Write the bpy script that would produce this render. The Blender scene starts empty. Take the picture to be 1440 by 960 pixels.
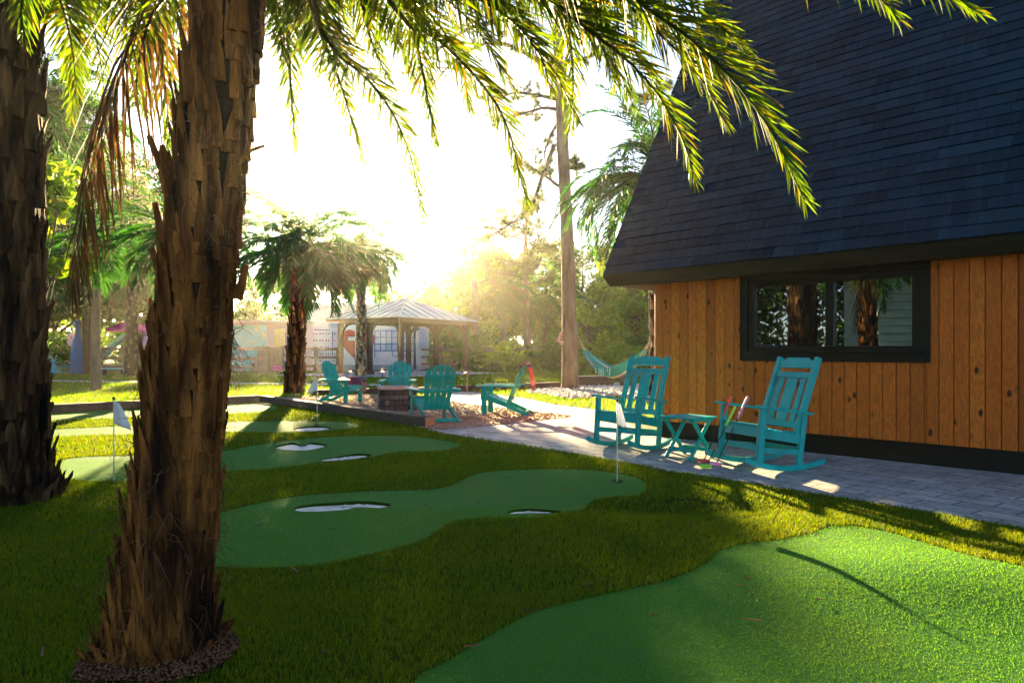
import bpy, bmesh, math, random
import numpy as np
from mathutils import Vector, Matrix, Euler
from mathutils.geometry import delaunay_2d_cdt
R = math.radians
S = bpy.context.scene
COL = S.collection
rnd = random.Random(7)
nrng = np.random.default_rng(11)

# ------------------------------------------------------------------ camera geometry used to survey the photograph
F, HZ, CH = 960.0, 495.0, 1.2
def G(px, py, z=0.0):
    Y = F*(CH-z)/(py-HZ)
    return Vector(((px-720)/F*Y, Y, z))
def P(px, py, Y):
    return Vector(((px-720)/F*Y, Y, CH+(HZ-py)/F*Y))

# ------------------------------------------------------------------ materials
MATS = {}
def nodes(name):
    m = bpy.data.materials.new(name); m.use_nodes = True
    nt = m.node_tree; nt.nodes.clear()
    out = nt.nodes.new('ShaderNodeOutputMaterial')
    MATS[name] = m
    return m, nt, out
def N(nt, typ, **kw):
    n = nt.nodes.new(typ)
    for k, v in kw.items():
        if k in n.inputs: n.inputs[k].default_value = v
        else: setattr(n, k, v)
    return n
def L(nt, a, b): nt.links.new(a, b)
def rgba(c): return (c[0], c[1], c[2], 1)
def mixc(nt, fac, a, b, blend='MIX'):
    n = nt.nodes.new('ShaderNodeMix'); n.data_type = 'RGBA'; n.blend_type = blend
    for sock, v in ((n.inputs[0], fac), (n.inputs[6], a), (n.inputs[7], b)):
        if hasattr(v, 'links') or isinstance(v, bpy.types.NodeSocket): nt.links.new(v, sock)
        elif isinstance(v, (tuple, list)): sock.default_value = rgba(v)
        else: sock.default_value = v
    return n.outputs[2]
def mth(nt, op, a, b=None, c=None):
    n = nt.nodes.new('ShaderNodeMath'); n.operation = op
    for i, v in enumerate((a, b, c)):
        if v is None: continue
        if isinstance(v, bpy.types.NodeSocket): nt.links.new(v, n.inputs[i])
        else: n.inputs[i].default_value = v
    return n.outputs[0]
def ramp(nt, fac, lo, hi):
    n = nt.nodes.new('ShaderNodeMapRange'); n.inputs[1].default_value = lo; n.inputs[2].default_value = hi
    nt.links.new(fac, n.inputs[0]); return n.outputs[0]
def coords(nt, stretch=(1, 1, 1), rot=(0, 0, 0), loc=(0, 0, 0), kind='Object'):
    t = nt.nodes.new('ShaderNodeTexCoord'); mp = nt.nodes.new('ShaderNodeMapping')
    mp.inputs['Scale'].default_value = stretch; mp.inputs['Rotation'].default_value = rot; mp.inputs['Location'].default_value = loc
    nt.links.new(t.outputs[kind], mp.inputs[0]); return mp.outputs[0]
def noise(nt, vec, scale, detail=4, rough=.55):
    n = N(nt, 'ShaderNodeTexNoise', Scale=scale, Detail=detail, Roughness=rough)
    nt.links.new(vec, n.inputs['Vector']); return n.outputs['Fac']
def bumpn(nt, h, strength, dist=.01):
    b = N(nt, 'ShaderNodeBump', Strength=strength, Distance=dist)
    nt.links.new(h, b.inputs['Height']); return b.outputs[0]

def mat(name, c1, c2=None, rough=.6, scale=5, stretch=(1, 1, 1), detail=4, bump=0, bscale=60, island=0, spec=.4, metal=0,
        transl=None, tfac=.5, lo=.35, hi=.65, dist=.01, c3=None, c3s=1.3, c3r=(.55, .7)):
    m, nt, out = nodes(name)
    vec = coords(nt, stretch)
    col = None
    if c2 is not None:
        col = mixc(nt, ramp(nt, noise(nt, vec, scale, detail), lo, hi), c1, c2)
    else:
        rg = nt.nodes.new('ShaderNodeRGB'); rg.outputs[0].default_value = rgba(c1); col = rg.outputs[0]
    if c3 is not None:
        col = mixc(nt, ramp(nt, noise(nt, vec, scale*c3s*.23, 3), *c3r), col, c3)
    if island:
        gi = nt.nodes.new('ShaderNodeNewGeometry')
        v = mth(nt, 'MULTIPLY_ADD', gi.outputs['Random Per Island'], 2*island, 1-island)
        hs = nt.nodes.new('ShaderNodeHueSaturation'); L(nt, col, hs.inputs['Color']); L(nt, v, hs.inputs['Value'])
        col = hs.outputs[0]
    b = N(nt, 'ShaderNodeBsdfPrincipled', Roughness=rough, Metallic=metal)
    b.inputs['Specular IOR Level'].default_value = spec
    L(nt, col, b.inputs['Base Color'])
    if bump:
        L(nt, bumpn(nt, noise(nt, vec, bscale, 5), bump, dist), b.inputs['Normal'])
    sh = b.outputs[0]
    if transl:
        t = nt.nodes.new('ShaderNodeBsdfTranslucent')
        if island or c2 is not None:
            tc = mixc(nt, 1.0, col, transl, 'MULTIPLY'); L(nt, tc, t.inputs[0])
        else: t.inputs[0].default_value = rgba(transl)
        mx = nt.nodes.new('ShaderNodeMixShader'); mx.inputs[0].default_value = tfac
        L(nt, sh, mx.inputs[1]); L(nt, t.outputs[0], mx.inputs[2]); sh = mx.outputs[0]
    L(nt, sh, out.inputs[0])
    return m
def emit(name, c, s):
    m, nt, out = nodes(name)
    e = N(nt, 'ShaderNodeEmission', Strength=s); e.inputs[0].default_value = rgba(c); L(nt, e.outputs[0], out.inputs[0]); return m

def leafmat(name, g1, g2, yellow, ysh=.25, tmul=(2.6, 2.4, .9), tfac=.5, rough=.45, spec=.22, vv=.7):
    """leaf: two greens by noise, some leaflets yellowed, transmitting light"""
    m, nt, out = nodes(name)
    vec = coords(nt)
    col = mixc(nt, ramp(nt, noise(nt, vec, 1.2, 3), .35, .65), g1, g2)
    gi = nt.nodes.new('ShaderNodeNewGeometry'); ri = gi.outputs['Random Per Island']
    col = mixc(nt, ramp(nt, ri, 1-ysh, 1), col, yellow)
    v = mth(nt, 'MULTIPLY_ADD', mth(nt, 'FRACT', mth(nt, 'MULTIPLY', ri, 17.3)), vv, 1-vv/2)
    hs = nt.nodes.new('ShaderNodeHueSaturation'); L(nt, col, hs.inputs['Color']); L(nt, v, hs.inputs['Value']); col = hs.outputs[0]
    b = N(nt, 'ShaderNodeBsdfPrincipled', Roughness=rough); L(nt, col, b.inputs['Base Color']); b.inputs['Specular IOR Level'].default_value = spec
    t = nt.nodes.new('ShaderNodeBsdfTranslucent'); L(nt, mixc(nt, 1.0, col, tmul, 'MULTIPLY'), t.inputs[0])
    mx = nt.nodes.new('ShaderNodeMixShader'); mx.inputs[0].default_value = tfac
    L(nt, b.outputs[0], mx.inputs[1]); L(nt, t.outputs[0], mx.inputs[2]); L(nt, mx.outputs[0], out.inputs[0])
    return m

leafmat('palm_leaf', (.035, .08, .006), (.06, .10, .008), (.15, .10, .008), .2, (2.8, 2.5, .45), .45, .5, .12)
leafmat('dead_leaf', (.075, .038, .012), (.11, .06, .02), (.15, .085, .03), .3, (1.5, 1.3, .8), .3, .7, .1)
leafmat('far_palm_leaf', (.012, .078, .012), (.024, .105, .014), (.06, .11, .01), .15, (2.2, 2.1, .7), .40, .5, .12)
leafmat('shrub_leaf', (.025, .10, .014), (.05, .125, .016), (.11, .16, .012), .3, (2.6, 2.5, .7), .45, .5, .15)
leafmat('bright_leaf', (.08, .17, .015), (.11, .19, .02), (.2, .22, .02), .4, (2.6, 2.4, .7), .5)
leafmat('tree_leaf', (.035, .075, .018), (.055, .10, .022), (.10, .12, .02), .25, (2.6, 2.4, 1), .45)
leafmat('pine_needle', (.05, .085, .025), (.07, .10, .03), (.12, .10, .03), .2, (2.2, 2.0, 1), .4)
leafmat('turf_blade', (.045, .103, .004), (.07, .12, .005), (.11, .115, .008), .25, (2.9, 2.2, .45), .42, .6, .10, .5)
leafmat('green_blade', (.034, .145, .020), (.046, .168, .024), (.08, .17, .024), .2, (3.8, 2.3, .45), .48, .6, .10, .45)
leafmat('far_blade', (.05, .125, .008), (.09, .15, .01), (.15, .14, .012), .3, (2.6, 2.3, .4), .45, .6, .12)
mat('turf_base', (.018, .04, .002), (.028, .05, .003), .9, 14, spec=.05, bump=.6, bscale=200)
mat('green_turf', (.036, .145, .020), (.048, .172, .026), .9, 60, spec=.06, bump=.8, bscale=420, dist=.008, c3=(.06, .145, .02), c3s=.08)
mat('far_lawn', (.055, .10, .016), (.09, .12, .022), .9, 6, spec=.1, bump=.7, bscale=60, c3=(.14, .12, .04), c3s=.8, c3r=(.5, .75))
mat('sand_white', (.66, .62, .55), (.80, .77, .70), .9, 9, spec=.1, bump=.6, bscale=90, dist=.02)
mat('concrete', (.42, .42, .41), (.5, .5, .48), .85, 3, spec=.2, bump=.2, bscale=80)
mat('gravel_tan', (.38, .25, .165), (.56, .41, .29), .9, 55, spec=.1, bump=1, bscale=90, dist=.03, c3=(.22, .14, .09), c3s=.12)
mat('mulch_brown', (.035, .013, .004), (.07, .03, .01), .95, 22, spec=.1, bump=1, bscale=50, dist=.03)
mat('pebble', (.42, .39, .36), (.62, .6, .57), .7, 9, island=.35)
mat('chip', (.085, .028, .007), (.15, .06, .02), .85, 9, island=.5)
mat('soil', (.13, .10, .075), (.2, .16, .12), .95, 3, bump=.7, bscale=40)
mat('bark_palm', (.045, .014, .004), (.27, .10, .020), .9, 20, (1, 1, .16), bump=1, bscale=60, island=.42, spec=.06, dist=.03, lo=.3, hi=.74, c3=(.014, .007, .004), c3s=1.6, c3r=(.5, .66))
mat('bark_core', (.012, .006, .003), (.035, .017, .008), .95, 14, (1, 1, .4), bump=.9, bscale=40, spec=.1, dist=.03)
mat('fibre', (.13, .05, .014), (.07, .028, .009), .9, 5, island=.4)
mat('bark_left', (.018, .009, .004), (.13, .068, .026), .9, 20, (1, 1, .14), bump=1, bscale=50, island=.5, spec=.06, dist=.03, lo=.3, hi=.74, c3=(.006, .004, .003), c3s=1.6, c3r=(.48, .64))
mat('bark_grey', (.16, .12, .085), (.26, .20, .14), .9, 5, (1, 1, .6), bump=.8, bscale=18, spec=.15, dist=.03)
mat('bark_pine', (.17, .10, .07), (.30, .20, .15), .9, 5, (1, 1, .25), bump=1, bscale=12, spec=.15, dist=.05, c3=(.08, .05, .04), c3s=3)
mat('branch', (.06, .047, .03), (.11, .085, .055), .9, 5, bump=.5, bscale=20)
mat('teal', (.001, .27, .265), (.002, .32, .30), .42, 9, spec=.3, bump=.1, bscale=22, island=.10, c3=(.001, .21, .21), c3s=2)
mat('teal_adirondack', (.001, .28, .235), (.002, .33, .27), .45, 9, spec=.3, bump=.1, bscale=22, island=.10, c3=(.001, .22, .19), c3s=2)
mat('black_paint', (.004, .004, .002), (.008, .008, .004), .5, 4, (1, 1, 6), spec=.2, bump=.15, bscale=18)
mat('fascia', (.012, .011, .005), (.022, .019, .009), .55, 3, (.4, 6, 6), spec=.2, bump=.2, bscale=20)
mat('timber', (.065, .04, .026), (.13, .085, .055), .85, 4, (1, 1, 4), bump=.6, bscale=30, island=.25)
mat('timber_end', (.25, .13, .07), (.32, .18, .1), .85, 8, bump=.5, bscale=40)
mat('fence_wood', (.20, .14, .095), (.30, .22, .15), .85, 4, (1, 1, 3), bump=.5, bscale=30, island=.2)
mat('pavilion_wood', (.055, .030, .017), (.09, .052, .03), .7, 4, (1, 1, 2), bump=.3, bscale=30, island=.15)
mat('roof_metal', (.50, .52, .52), (.56, .58, .58), .35, 2, spec=.5)
mat('wall_white', (.70, .72, .76), (.78, .79, .82), .8, 2, bump=.15, bscale=60)
mat('slate_band', (.30, .31, .36), (.36, .37, .42), .8, 3)
mat('heart_red', (.42, .03, .025), (.5, .045, .035), .7, 3)
mat('paint_white', (.78, .78, .8), None, .7)
mat('paint_blue', (.03, .16, .42), None, .6)
mat('mural_dots', (.06, .22, .42), (.45, .10, .25), .7, 1.3, island=.5)
mat('pastel_turquoise', (.25, .62, .62), (.32, .68, .66), .7, 2)
mat('pastel_pink', (.66, .45, .52), (.7, .5, .58), .7, 2)
mat('pastel_yellow', (.62, .48, .12), (.7, .55, .18), .7, 3)
mat('pastel_lilac', (.45, .33, .62), (.5, .38, .66), .7, 2)
mat('peach', (.62, .5, .4), (.68, .55, .45), .7, 2)
mat('pink_sign', (.75, .12, .42), (.8, .16, .45), .6, 2)
mat('hot_pink', (.85, .03, .46), (.88, .05, .5), .7, 3, transl=(1.0, .9, 1.0), tfac=.4)
mat('sky_blue', (.03, .32, .52), (.04, .38, .6), .5, 2)
mat('deep_blue', (.015, .13, .38), (.02, .17, .45), .45, 2)
mat('crate_brown', (.17, .10, .08), (.22, .14, .11), .8, 3, (1, 1, 5), bump=.4, bscale=25)
mat('dark_metal', (.03, .03, .035), None, .45, metal=.6)
mat('grey_metal', (.3, .32, .34), None, .4, metal=.7)
mat('copper', (.45, .22, .10), (.5, .27, .14), .4, 3, metal=.7)
mat('flag_cloth', (.74, .75, .77), (.8, .8, .82), .8, 3, transl=(.9, .9, .9), tfac=.4)
mat('pole_white', (.65, .62, .52), None, .4)
mat('hole_black', (.006, .006, .006), None, .8)
mat('grip_red', (.75, .07, .05), None, .5)
mat('grip_green', (.28, .62, .04), None, .5)
mat('grip_pink', (.72, .22, .42), None, .5)
mat('putter_shaft', (.015, .015, .02), None, .3, metal=.5)
mat('red_sign', (.6, .05, .05), None, .5)
mat('rope', (.5, .36, .24), (.6, .46, .32), .9, 30)
mat('stone_cap', (.40, .31, .24), (.5, .4, .32), .85, 8, bump=.4, bscale=40, island=.15)
mat('house_siding', (.40, .50, .38), (.46, .56, .42), .7, 2)
mat('asphalt', (.05, .05, .055), (.07, .07, .07), .9, 20, bump=.3, bscale=80)
mat('car_paint', (.02, .09, .22), None, .25, spec=.6)
mat('rubber', (.02, .02, .02), None, .8)
mat('car_glass', (.01, .012, .015), None, .08, spec=.8)
emit('bulb_glow', (1.0, .62, .3), 5)
emit('lamp_glow', (1.0, .6, .25), 6)

def stripe_mat(name, cols, axis, scale):
    m, nt, out = nodes(name)
    t = nt.nodes.new('ShaderNodeTexCoord'); sx = nt.nodes.new('ShaderNodeSeparateXYZ'); L(nt, t.outputs['UV'], sx.inputs[0])
    f = mth(nt, 'FRACT', mth(nt, 'MULTIPLY', sx.outputs[axis], scale))
    cr = nt.nodes.new('ShaderNodeValToRGB'); cr.color_ramp.interpolation = 'CONSTANT'; L(nt, f, cr.inputs[0])
    e = cr.color_ramp.elements
    while len(e) < len(cols): e.new(.5)
    for i, (p, c) in enumerate(cols): e[i].position = p; e[i].color = rgba(c)
    b = N(nt, 'ShaderNodeBsdfPrincipled', Roughness=.85); L(nt, cr.outputs[0], b.inputs['Base Color'])
    tr = nt.nodes.new('ShaderNodeBsdfTranslucent'); L(nt, cr.outputs[0], tr.inputs[0])
    mx = nt.nodes.new('ShaderNodeMixShader'); mx.inputs[0].default_value = .3
    L(nt, b.outputs[0], mx.inputs[1]); L(nt, tr.outputs[0], mx.inputs[2]); L(nt, mx.outputs[0], out.inputs[0])
stripe_mat('blanket_stripe', [(0, (.55, .07, .06)), (.22, (.7, .35, .28)), (.3, (.10, .07, .08)), (.4, (.62, .55, .45)), (.46, (.10, .07, .08)), (.55, (.6, .10, .10)), (.8, (.72, .3, .25)), (.9, (.3, .12, .16))], 1, 1)
stripe_mat('blanket_wine', [(0, (.28, .07, .11)), (.35, (.42, .2, .2)), (.45, (.10, .05, .07)), (.6, (.33, .09, .13)), (.85, (.4, .22, .22))], 1, 1)
stripe_mat('hammock_stripe', [(0, (.02, .34, .32)), (.34, (.6, .5, .36)), (.42, (.30, .22, .14)), (.5, (.04, .30, .30)), (.62, (.03, .36, .34)), (.86, (.45, .55, .48)), (.92, (.02, .34, .33))], 0, 1)

def brickmat(name, cols, mortar, w, h, rough, rotz=0, plane='XY', msize=.006, bump=.4, spec=.3, offset=.5, streak=None, island=False):
    m, nt, out = nodes(name)
    if plane == 'XY': vec = coords(nt, (1, 1, 1), (0, 0, rotz))
    else: vec = coords(nt, (1, 1, 1), (R(-90), 0, 0))        # XZ plane to XY
    bt = N(nt, 'ShaderNodeTexBrick', Scale=1.0)
    bt.inputs['Brick Width'].default_value = w; bt.inputs['Row Height'].default_value = h
    bt.inputs['Mortar Size'].default_value = msize; bt.inputs['Mortar Smooth'].default_value = .2
    bt.offset = offset
    bt.inputs['Color1'].default_value = (0, 0, 0, 1); bt.inputs['Color2'].default_value = (1, 1, 1, 1); bt.inputs['Mortar'].default_value = (.5, .5, .5, 1)
    L(nt, vec, bt.inputs['Vector'])
    cr = nt.nodes.new('ShaderNodeValToRGB'); e = cr.color_ramp.elements
    while len(e) < len(cols): e.new(.5)
    for i, c in enumerate(cols): e[i].position = i/(len(cols)-1); e[i].color = rgba(c)
    L(nt, bt.outputs['Color'], cr.inputs[0])
    n1 = noise(nt, vec, 18, 5)
    col = mixc(nt, .45, cr.outputs[0], ramp(nt, n1, .2, .8), 'OVERLAY')
    n2 = noise(nt, coords(nt, streak or (1, 1, 1)), 3, 4)
    col = mixc(nt, .35, col, ramp(nt, n2, .25, .75), 'OVERLAY')
    col = mixc(nt, bt.outputs['Fac'], col, mortar)
    b = N(nt, 'ShaderNodeBsdfPrincipled', Roughness=rough); b.inputs['Specular IOR Level'].default_value = spec
    L(nt, col, b.inputs['Base Color'])
    hh = mth(nt, 'SUBTRACT', mth(nt, 'MULTIPLY', noise(nt, vec, 70, 4), .35), bt.outputs['Fac'])
    L(nt, bumpn(nt, hh, bump, .012), b.inputs['Normal'])
    L(nt, b.outputs[0], out.inputs[0])
WALL_ANG = math.atan2(-.722, .692)
brickmat('paver', [(.21, .205, .20), (.28, .27, .26), (.32, .295, .27), (.25, .245, .245), (.36, .335, .305)], (.07, .065, .06), .42, .21, .72, -WALL_ANG+R(8), bump=.6, msize=.008)
brickmat('pit_block', [(.055, .047, .04), (.10, .088, .076), (.13, .115, .10)], (.03, .025, .02), .2, .11, .85, plane='XZ', bump=.8)

def siding_mat():
    m, nt, out = nodes('cedar')
    gi = nt.nodes.new('ShaderNodeNewGeometry'); ri = gi.outputs['Random Per Island']
    t = nt.nodes.new('ShaderNodeTexCoord')
    add = nt.nodes.new('ShaderNodeVectorMath'); add.operation = 'ADD'
    cmb = nt.nodes.new('ShaderNodeCombineXYZ'); L(nt, mth(nt, 'MULTIPLY', ri, 31.0), cmb.inputs[1]); L(nt, mth(nt, 'MULTIPLY', ri, 57.0), cmb.inputs[2])
    L(nt, t.outputs['Object'], add.inputs[0]); L(nt, cmb.outputs[0], add.inputs[1])
    mp = nt.nodes.new('ShaderNodeMapping'); mp.inputs['Scale'].default_value = (1, 1, .09); L(nt, add.outputs[0], mp.inputs[0])
    # knots bend the grain
    mk = nt.nodes.new('ShaderNodeMapping'); mk.inputs['Scale'].default_value = (8.5, 1, 4.6); L(nt, add.outputs[0], mk.inputs[0])
    vo = N(nt, 'ShaderNodeTexVoronoi', Scale=1.0, Randomness=1.0); L(nt, mk.outputs[0], vo.inputs['Vector'])
    d = vo.outputs['Distance']
    g = noise(nt, mp.outputs[0], 26, 6, .65)
    g2 = mth(nt, 'FRACT', mth(nt, 'MULTIPLY_ADD', g, 5.0, mth(nt, 'MULTIPLY', d, 2.2)))
    c = mixc(nt, ramp(nt, ri, 0, 1), (.33, .066, .006), (.70, .178, .016))
    c = mixc(nt, mth(nt, 'FRACT', mth(nt, 'MULTIPLY', ri, 7.7)), c, (.53, .115, .010))
    c = mixc(nt, mth(nt, 'MULTIPLY', ramp(nt, g2, .2, 1), .62), c, (.15, .048, .008))
    has = mth(nt, 'GREATER_THAN', vo.outputs['Color'], .47)
    k = mth(nt, 'MULTIPLY', mth(nt, 'SUBTRACT', 1.0, ramp(nt, mth(nt, 'MULTIPLY_ADD', noise(nt, add.outputs[0], 45, 3), .10, d), .17, .27)), has)
    c = mixc(nt, mth(nt, 'MULTIPLY', k, .93), c, (.022, .009, .004))
    b = N(nt, 'ShaderNodeBsdfPrincipled', Roughness=.5); L(nt, c, b.inputs['Base Color']); b.inputs['Specular IOR Level'].default_value = .2
    L(nt, bumpn(nt, g, .12, .006), b.inputs['Normal']); L(nt, b.outputs[0], out.inputs[0])
siding_mat()

def shingle_mat():
    m, nt, out = nodes('shingle')
    gi = nt.nodes.new('ShaderNodeNewGeometry'); ri = gi.outputs['Random Per Island']
    vec = coords(nt)
    st = noise(nt, coords(nt, (9, 1.2, 1.2)), 2.2, 5, .6)
    c = mixc(nt, ri, (.002, .010, .019), (.008, .029, .046))
    c = mixc(nt, mth(nt, 'MULTIPLY', ramp(nt, st, .5, .75), .55), c, (.018, .05, .09))
    c = mixc(nt, mth(nt, 'MULTIPLY', ramp(nt, noise(nt, vec, 240, 2), .45, .7), .5), c, (.006, .014, .028))
    b = N(nt, 'ShaderNodeBsdfPrincipled', Roughness=.85); L(nt, c, b.inputs['Base Color']); b.inputs['Specular IOR Level'].default_value = .1
    L(nt, bumpn(nt, noise(nt, vec, 260, 3), .5, .006), b.inputs['Normal']); L(nt, b.outputs[0], out.inputs[0])
shingle_mat()
def glass_mat():
    m, nt, out = nodes('window_glass')
    d = N(nt, 'ShaderNodeBsdfPrincipled', Roughness=.6); d.inputs['Base Color'].default_value = (.008, .008, .006, 1); d.inputs['Specular IOR Level'].default_value = 0
    g = N(nt, 'ShaderNodeBsdfGlossy', Roughness=.012); g.inputs[0].default_value = (.95, .97, .95, 1)
    L(nt, bumpn(nt, noise(nt, coords(nt), 1.5, 1), .03, .01), g.inputs['Normal'])
    mx = nt.nodes.new('ShaderNodeMixShader'); mx.inputs[0].default_value = .26
    L(nt, d.outputs[0], mx.inputs[1]); L(nt, g.outputs[0], mx.inputs[2]); L(nt, mx.outputs[0], out.inputs[0])
glass_mat()

# ------------------------------------------------------------------ mesh helpers
def finish(o, name, material, parent, bevel=0, smooth=False):
    if material: o.data.materials.append(MATS[material])
    COL.objects.link(o)
    if parent is not None: o.parent = parent
    if bevel:
        md = o.modifiers.new('bevel', 'BEVEL'); md.width = bevel; md.segments = 2; md.limit_method = 'ANGLE'; md.angle_limit = R(40)
    if smooth:
        for p in o.data.polygons: p.use_smooth = True
    return o
class MB:
    def __init__(self): self.v = []; self.f = []; self.uv = {}
    def add(self, vs, fs):
        b = len(self.v); self.v += [tuple(p) for p in vs]; self.f += [tuple(b+i for i in f) for f in fs]
    def box(self, c, s, m=None):
        x, y, z = s[0]/2, s[1]/2, s[2]/2
        vs = [Vector(q) for q in ((-x, -y, -z), (x, -y, -z), (x, y, -z), (-x, y, -z), (-x, -y, z), (x, -y, z), (x, y, z), (-x, y, z))]
        if m is not None: vs = [m @ q for q in vs]
        c = Vector(c); self.add([q+c for q in vs], [(0, 3, 2, 1), (4, 5, 6, 7), (0, 1, 5, 4), (1, 2, 6, 5), (2, 3, 7, 6), (3, 0, 4, 7)])
    def bar(self, a, b, w, h, up=(0, 0, 1)):
        a, b = Vector(a), Vector(b); d = (b-a); l = d.length; d.normalize()
        u = Vector(up); s = d.cross(u)
        if s.length < 1e-4: s = d.cross(Vector((1, 0, 0)))
        s.normalize(); u = s.cross(d)
        m = Matrix((d, s, u)).transposed()
        self.box((a+b)/2, (l, w, h), m)
    def tube(self, pts, rad, n=8, cap=True):
        pts = [Vector(p) for p in pts]
        if not isinstance(rad, (list, tuple)): rad = [rad]*len(pts)
        ref = None; rings = []
        for i, p in enumerate(pts):
            t = (pts[min(i+1, len(pts)-1)]-pts[max(i-1, 0)]).normalized()
            if ref is None: ref = t.orthogonal().normalized()
            ref = (ref-t*ref.dot(t)).normalized(); q = t.cross(ref)
            rings.append([p+(ref*math.cos(2*math.pi*k/n)+q*math.sin(2*math.pi*k/n))*rad[i] for k in range(n)])
        vs = [v for r in rings for v in r]; fs = []
        for i in range(len(pts)-1):
            for k in range(n): fs.append((i*n+k, i*n+(k+1) % n, (i+1)*n+(k+1) % n, (i+1)*n+k))
        if cap: fs.append(tuple(range(n-1, -1, -1))); fs.append(tuple(range((len(pts)-1)*n, len(pts)*n)))
        self.add(vs, fs)
    def lathe(self, prof, c=(0, 0, 0), n=16):
        c = Vector(c); vs = []; fs = []
        for r, z in prof: vs += [c+Vector((r*math.cos(2*math.pi*k/n), r*math.sin(2*math.pi*k/n), z)) for k in range(n)]
        for i in range(len(prof)-1):
            for k in range(n): fs.append((i*n+k, i*n+(k+1) % n, (i+1)*n+(k+1) % n, (i+1)*n+k))
        fs.append(tuple(range(n-1, -1, -1))); fs.append(tuple(range((len(prof)-1)*n, len(prof)*n)))
        self.add(vs, fs)
    def slab(self, poly, o, u, v, th):
        """flat outline in the plane o + a*u + b*v, thickened both ways"""
        o, u, v = Vector(o), Vector(u).normalized(), Vector(v).normalized(); w = u.cross(v)
        n = len(poly); q = [o+u*a+v*b for a, b in poly]
        vs = [p-w*th/2 for p in q]+[p+w*th/2 for p in q]
        fs = [tuple(range(n-1, -1, -1)), tuple(range(n, 2*n))]+[(i, (i+1) % n, n+(i+1) % n, n+i) for i in range(n)]
        self.add(vs, fs)
    def build(self, name, material, parent=None, bevel=0, smooth=False):
        me = bpy.data.meshes.new(name); me.from_pydata(self.v, [], self.f); me.update()
        return finish(bpy.data.objects.new(name, me), name, material, parent, bevel, smooth)
def np_obj(name, V, faces, material, parent=None, smooth=False, uv=None):
    """faces: list of index arrays (m,3) or (m,4)"""
    me = bpy.data.meshes.new(name)
    me.vertices.add(len(V)); me.vertices.foreach_set('co', np.asarray(V, np.float32).ravel())
    faces = [np.asarray(f, np.int32) for f in faces if len(f)]
    li = np.concatenate([f.ravel() for f in faces]); tot = np.concatenate([np.full(len(f), f.shape[1], np.int32) for f in faces])
    st = np.concatenate([[0], np.cumsum(tot)[:-1]]).astype(np.int32)
    me.loops.add(len(li)); me.loops.foreach_set('vertex_index', li)
    me.polygons.add(len(tot)); me.polygons.foreach_set('loop_start', st)
    if uv is not None:
        ul = me.uv_layers.new(name='UVMap'); ul.data.foreach_set('uv', np.asarray(uv, np.float32)[li].ravel())
    me.update(calc_edges=True); me.validate()
    return finish(bpy.data.objects.new(name, me), name, material, parent, 0, smooth)
def tag(o, label=None, cat=None, group=None, kind=None):
    if label: o['label'] = label
    if cat: o['category'] = cat
    if group: o['group'] = group
    if kind: o['kind'] = kind
    return o
def thing(name, label, cat, loc=(0, 0, 0), rz=0, group=None):
    o = bpy.data.objects.new(name, None); COL.objects.link(o)
    o.location = loc; o.rotation_euler = (0, 0, rz); o.empty_display_size = .2
    return tag(o, label, cat, group)
def dup(root, loc, rz=0, label=None, scale=None):
    r = root.copy(); COL.objects.link(r); r.location = loc; r.rotation_euler = (0, 0, rz)
    if scale: r.scale = scale if isinstance(scale, (tuple, list)) else (scale,)*3
    if label: r['label'] = label
    for ch in list(root.children):
        c = ch.copy(); COL.objects.link(c); c.parent = r
        for g in list(ch.children):
            d = g.copy(); COL.objects.link(d); d.parent = c
    return r
def face_angle(fx, fy): return math.atan2(fy, fx)
def catmull(pts, n):
    pts = np.array([tuple(p) for p in pts], float)
    q = np.vstack([2*pts[0]-pts[1], pts, 2*pts[-1]-pts[-2]]); out = []
    m = len(pts)-1
    for i in range(n):
        s = i/(n-1)*m; k = min(int(s), m-1); t = s-k
        a, b, c, d = q[k], q[k+1], q[k+2], q[k+3]
        out.append(.5*((2*b)+(-a+c)*t+(2*a-5*b+4*c-d)*t*t+(-a+3*b-3*c+d)*t**3))
    return np.array(out)
def smooth_closed(pts, per=6):
    pts = np.array([tuple(p)[:2] for p in pts], float); n = len(pts); out = []
    for i in range(n):
        a, b, c, d = pts[i-1], pts[i], pts[(i+1) % n], pts[(i+2) % n]
        for k in range(per):
            t = k/per; out.append(.5*((2*b)+(-a+c)*t+(2*a-5*b+4*c-d)*t*t+(-a+3*b-3*c+d)*t**3))
    return np.array(out)
def inside(poly, xy):
    x, y = xy[:, 0], xy[:, 1]; res = np.zeros(len(xy), bool); n = len(poly); j = n-1
    for i in range(n):
        xi, yi = poly[i]; xj, yj = poly[j]
        c = ((yi > y) != (yj > y)) & (x < (xj-xi)*(y-yi)/((yj-yi) or 1e-9)+xi); res ^= c; j = i
    return res

# ------------------------------------------------------------------ terrain
BUMPS = [(-1.37, 2.7, .05, .35, .35), (2.0, 3.55, .07, .9, .55), (-4.0, 5.3, .06, .6, .6), (-2.6, 9.0, .05, 1.6, .7), (1.25, 5.2, -.05, .8, .25), (.2, 4.6, .035, .9, .5), (-.6, 6.6, .03, 1.0, .5)]
def hgt(x, y):
    z = 0*x
    for bx, by, a, sx, sy in BUMPS: z = z+a*np.exp(-((x-bx)/sx)**2-((y-by)/sy)**2)
    return z
def H(x, y): return float(hgt(np.float64(x), np.float64(y)))

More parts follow.
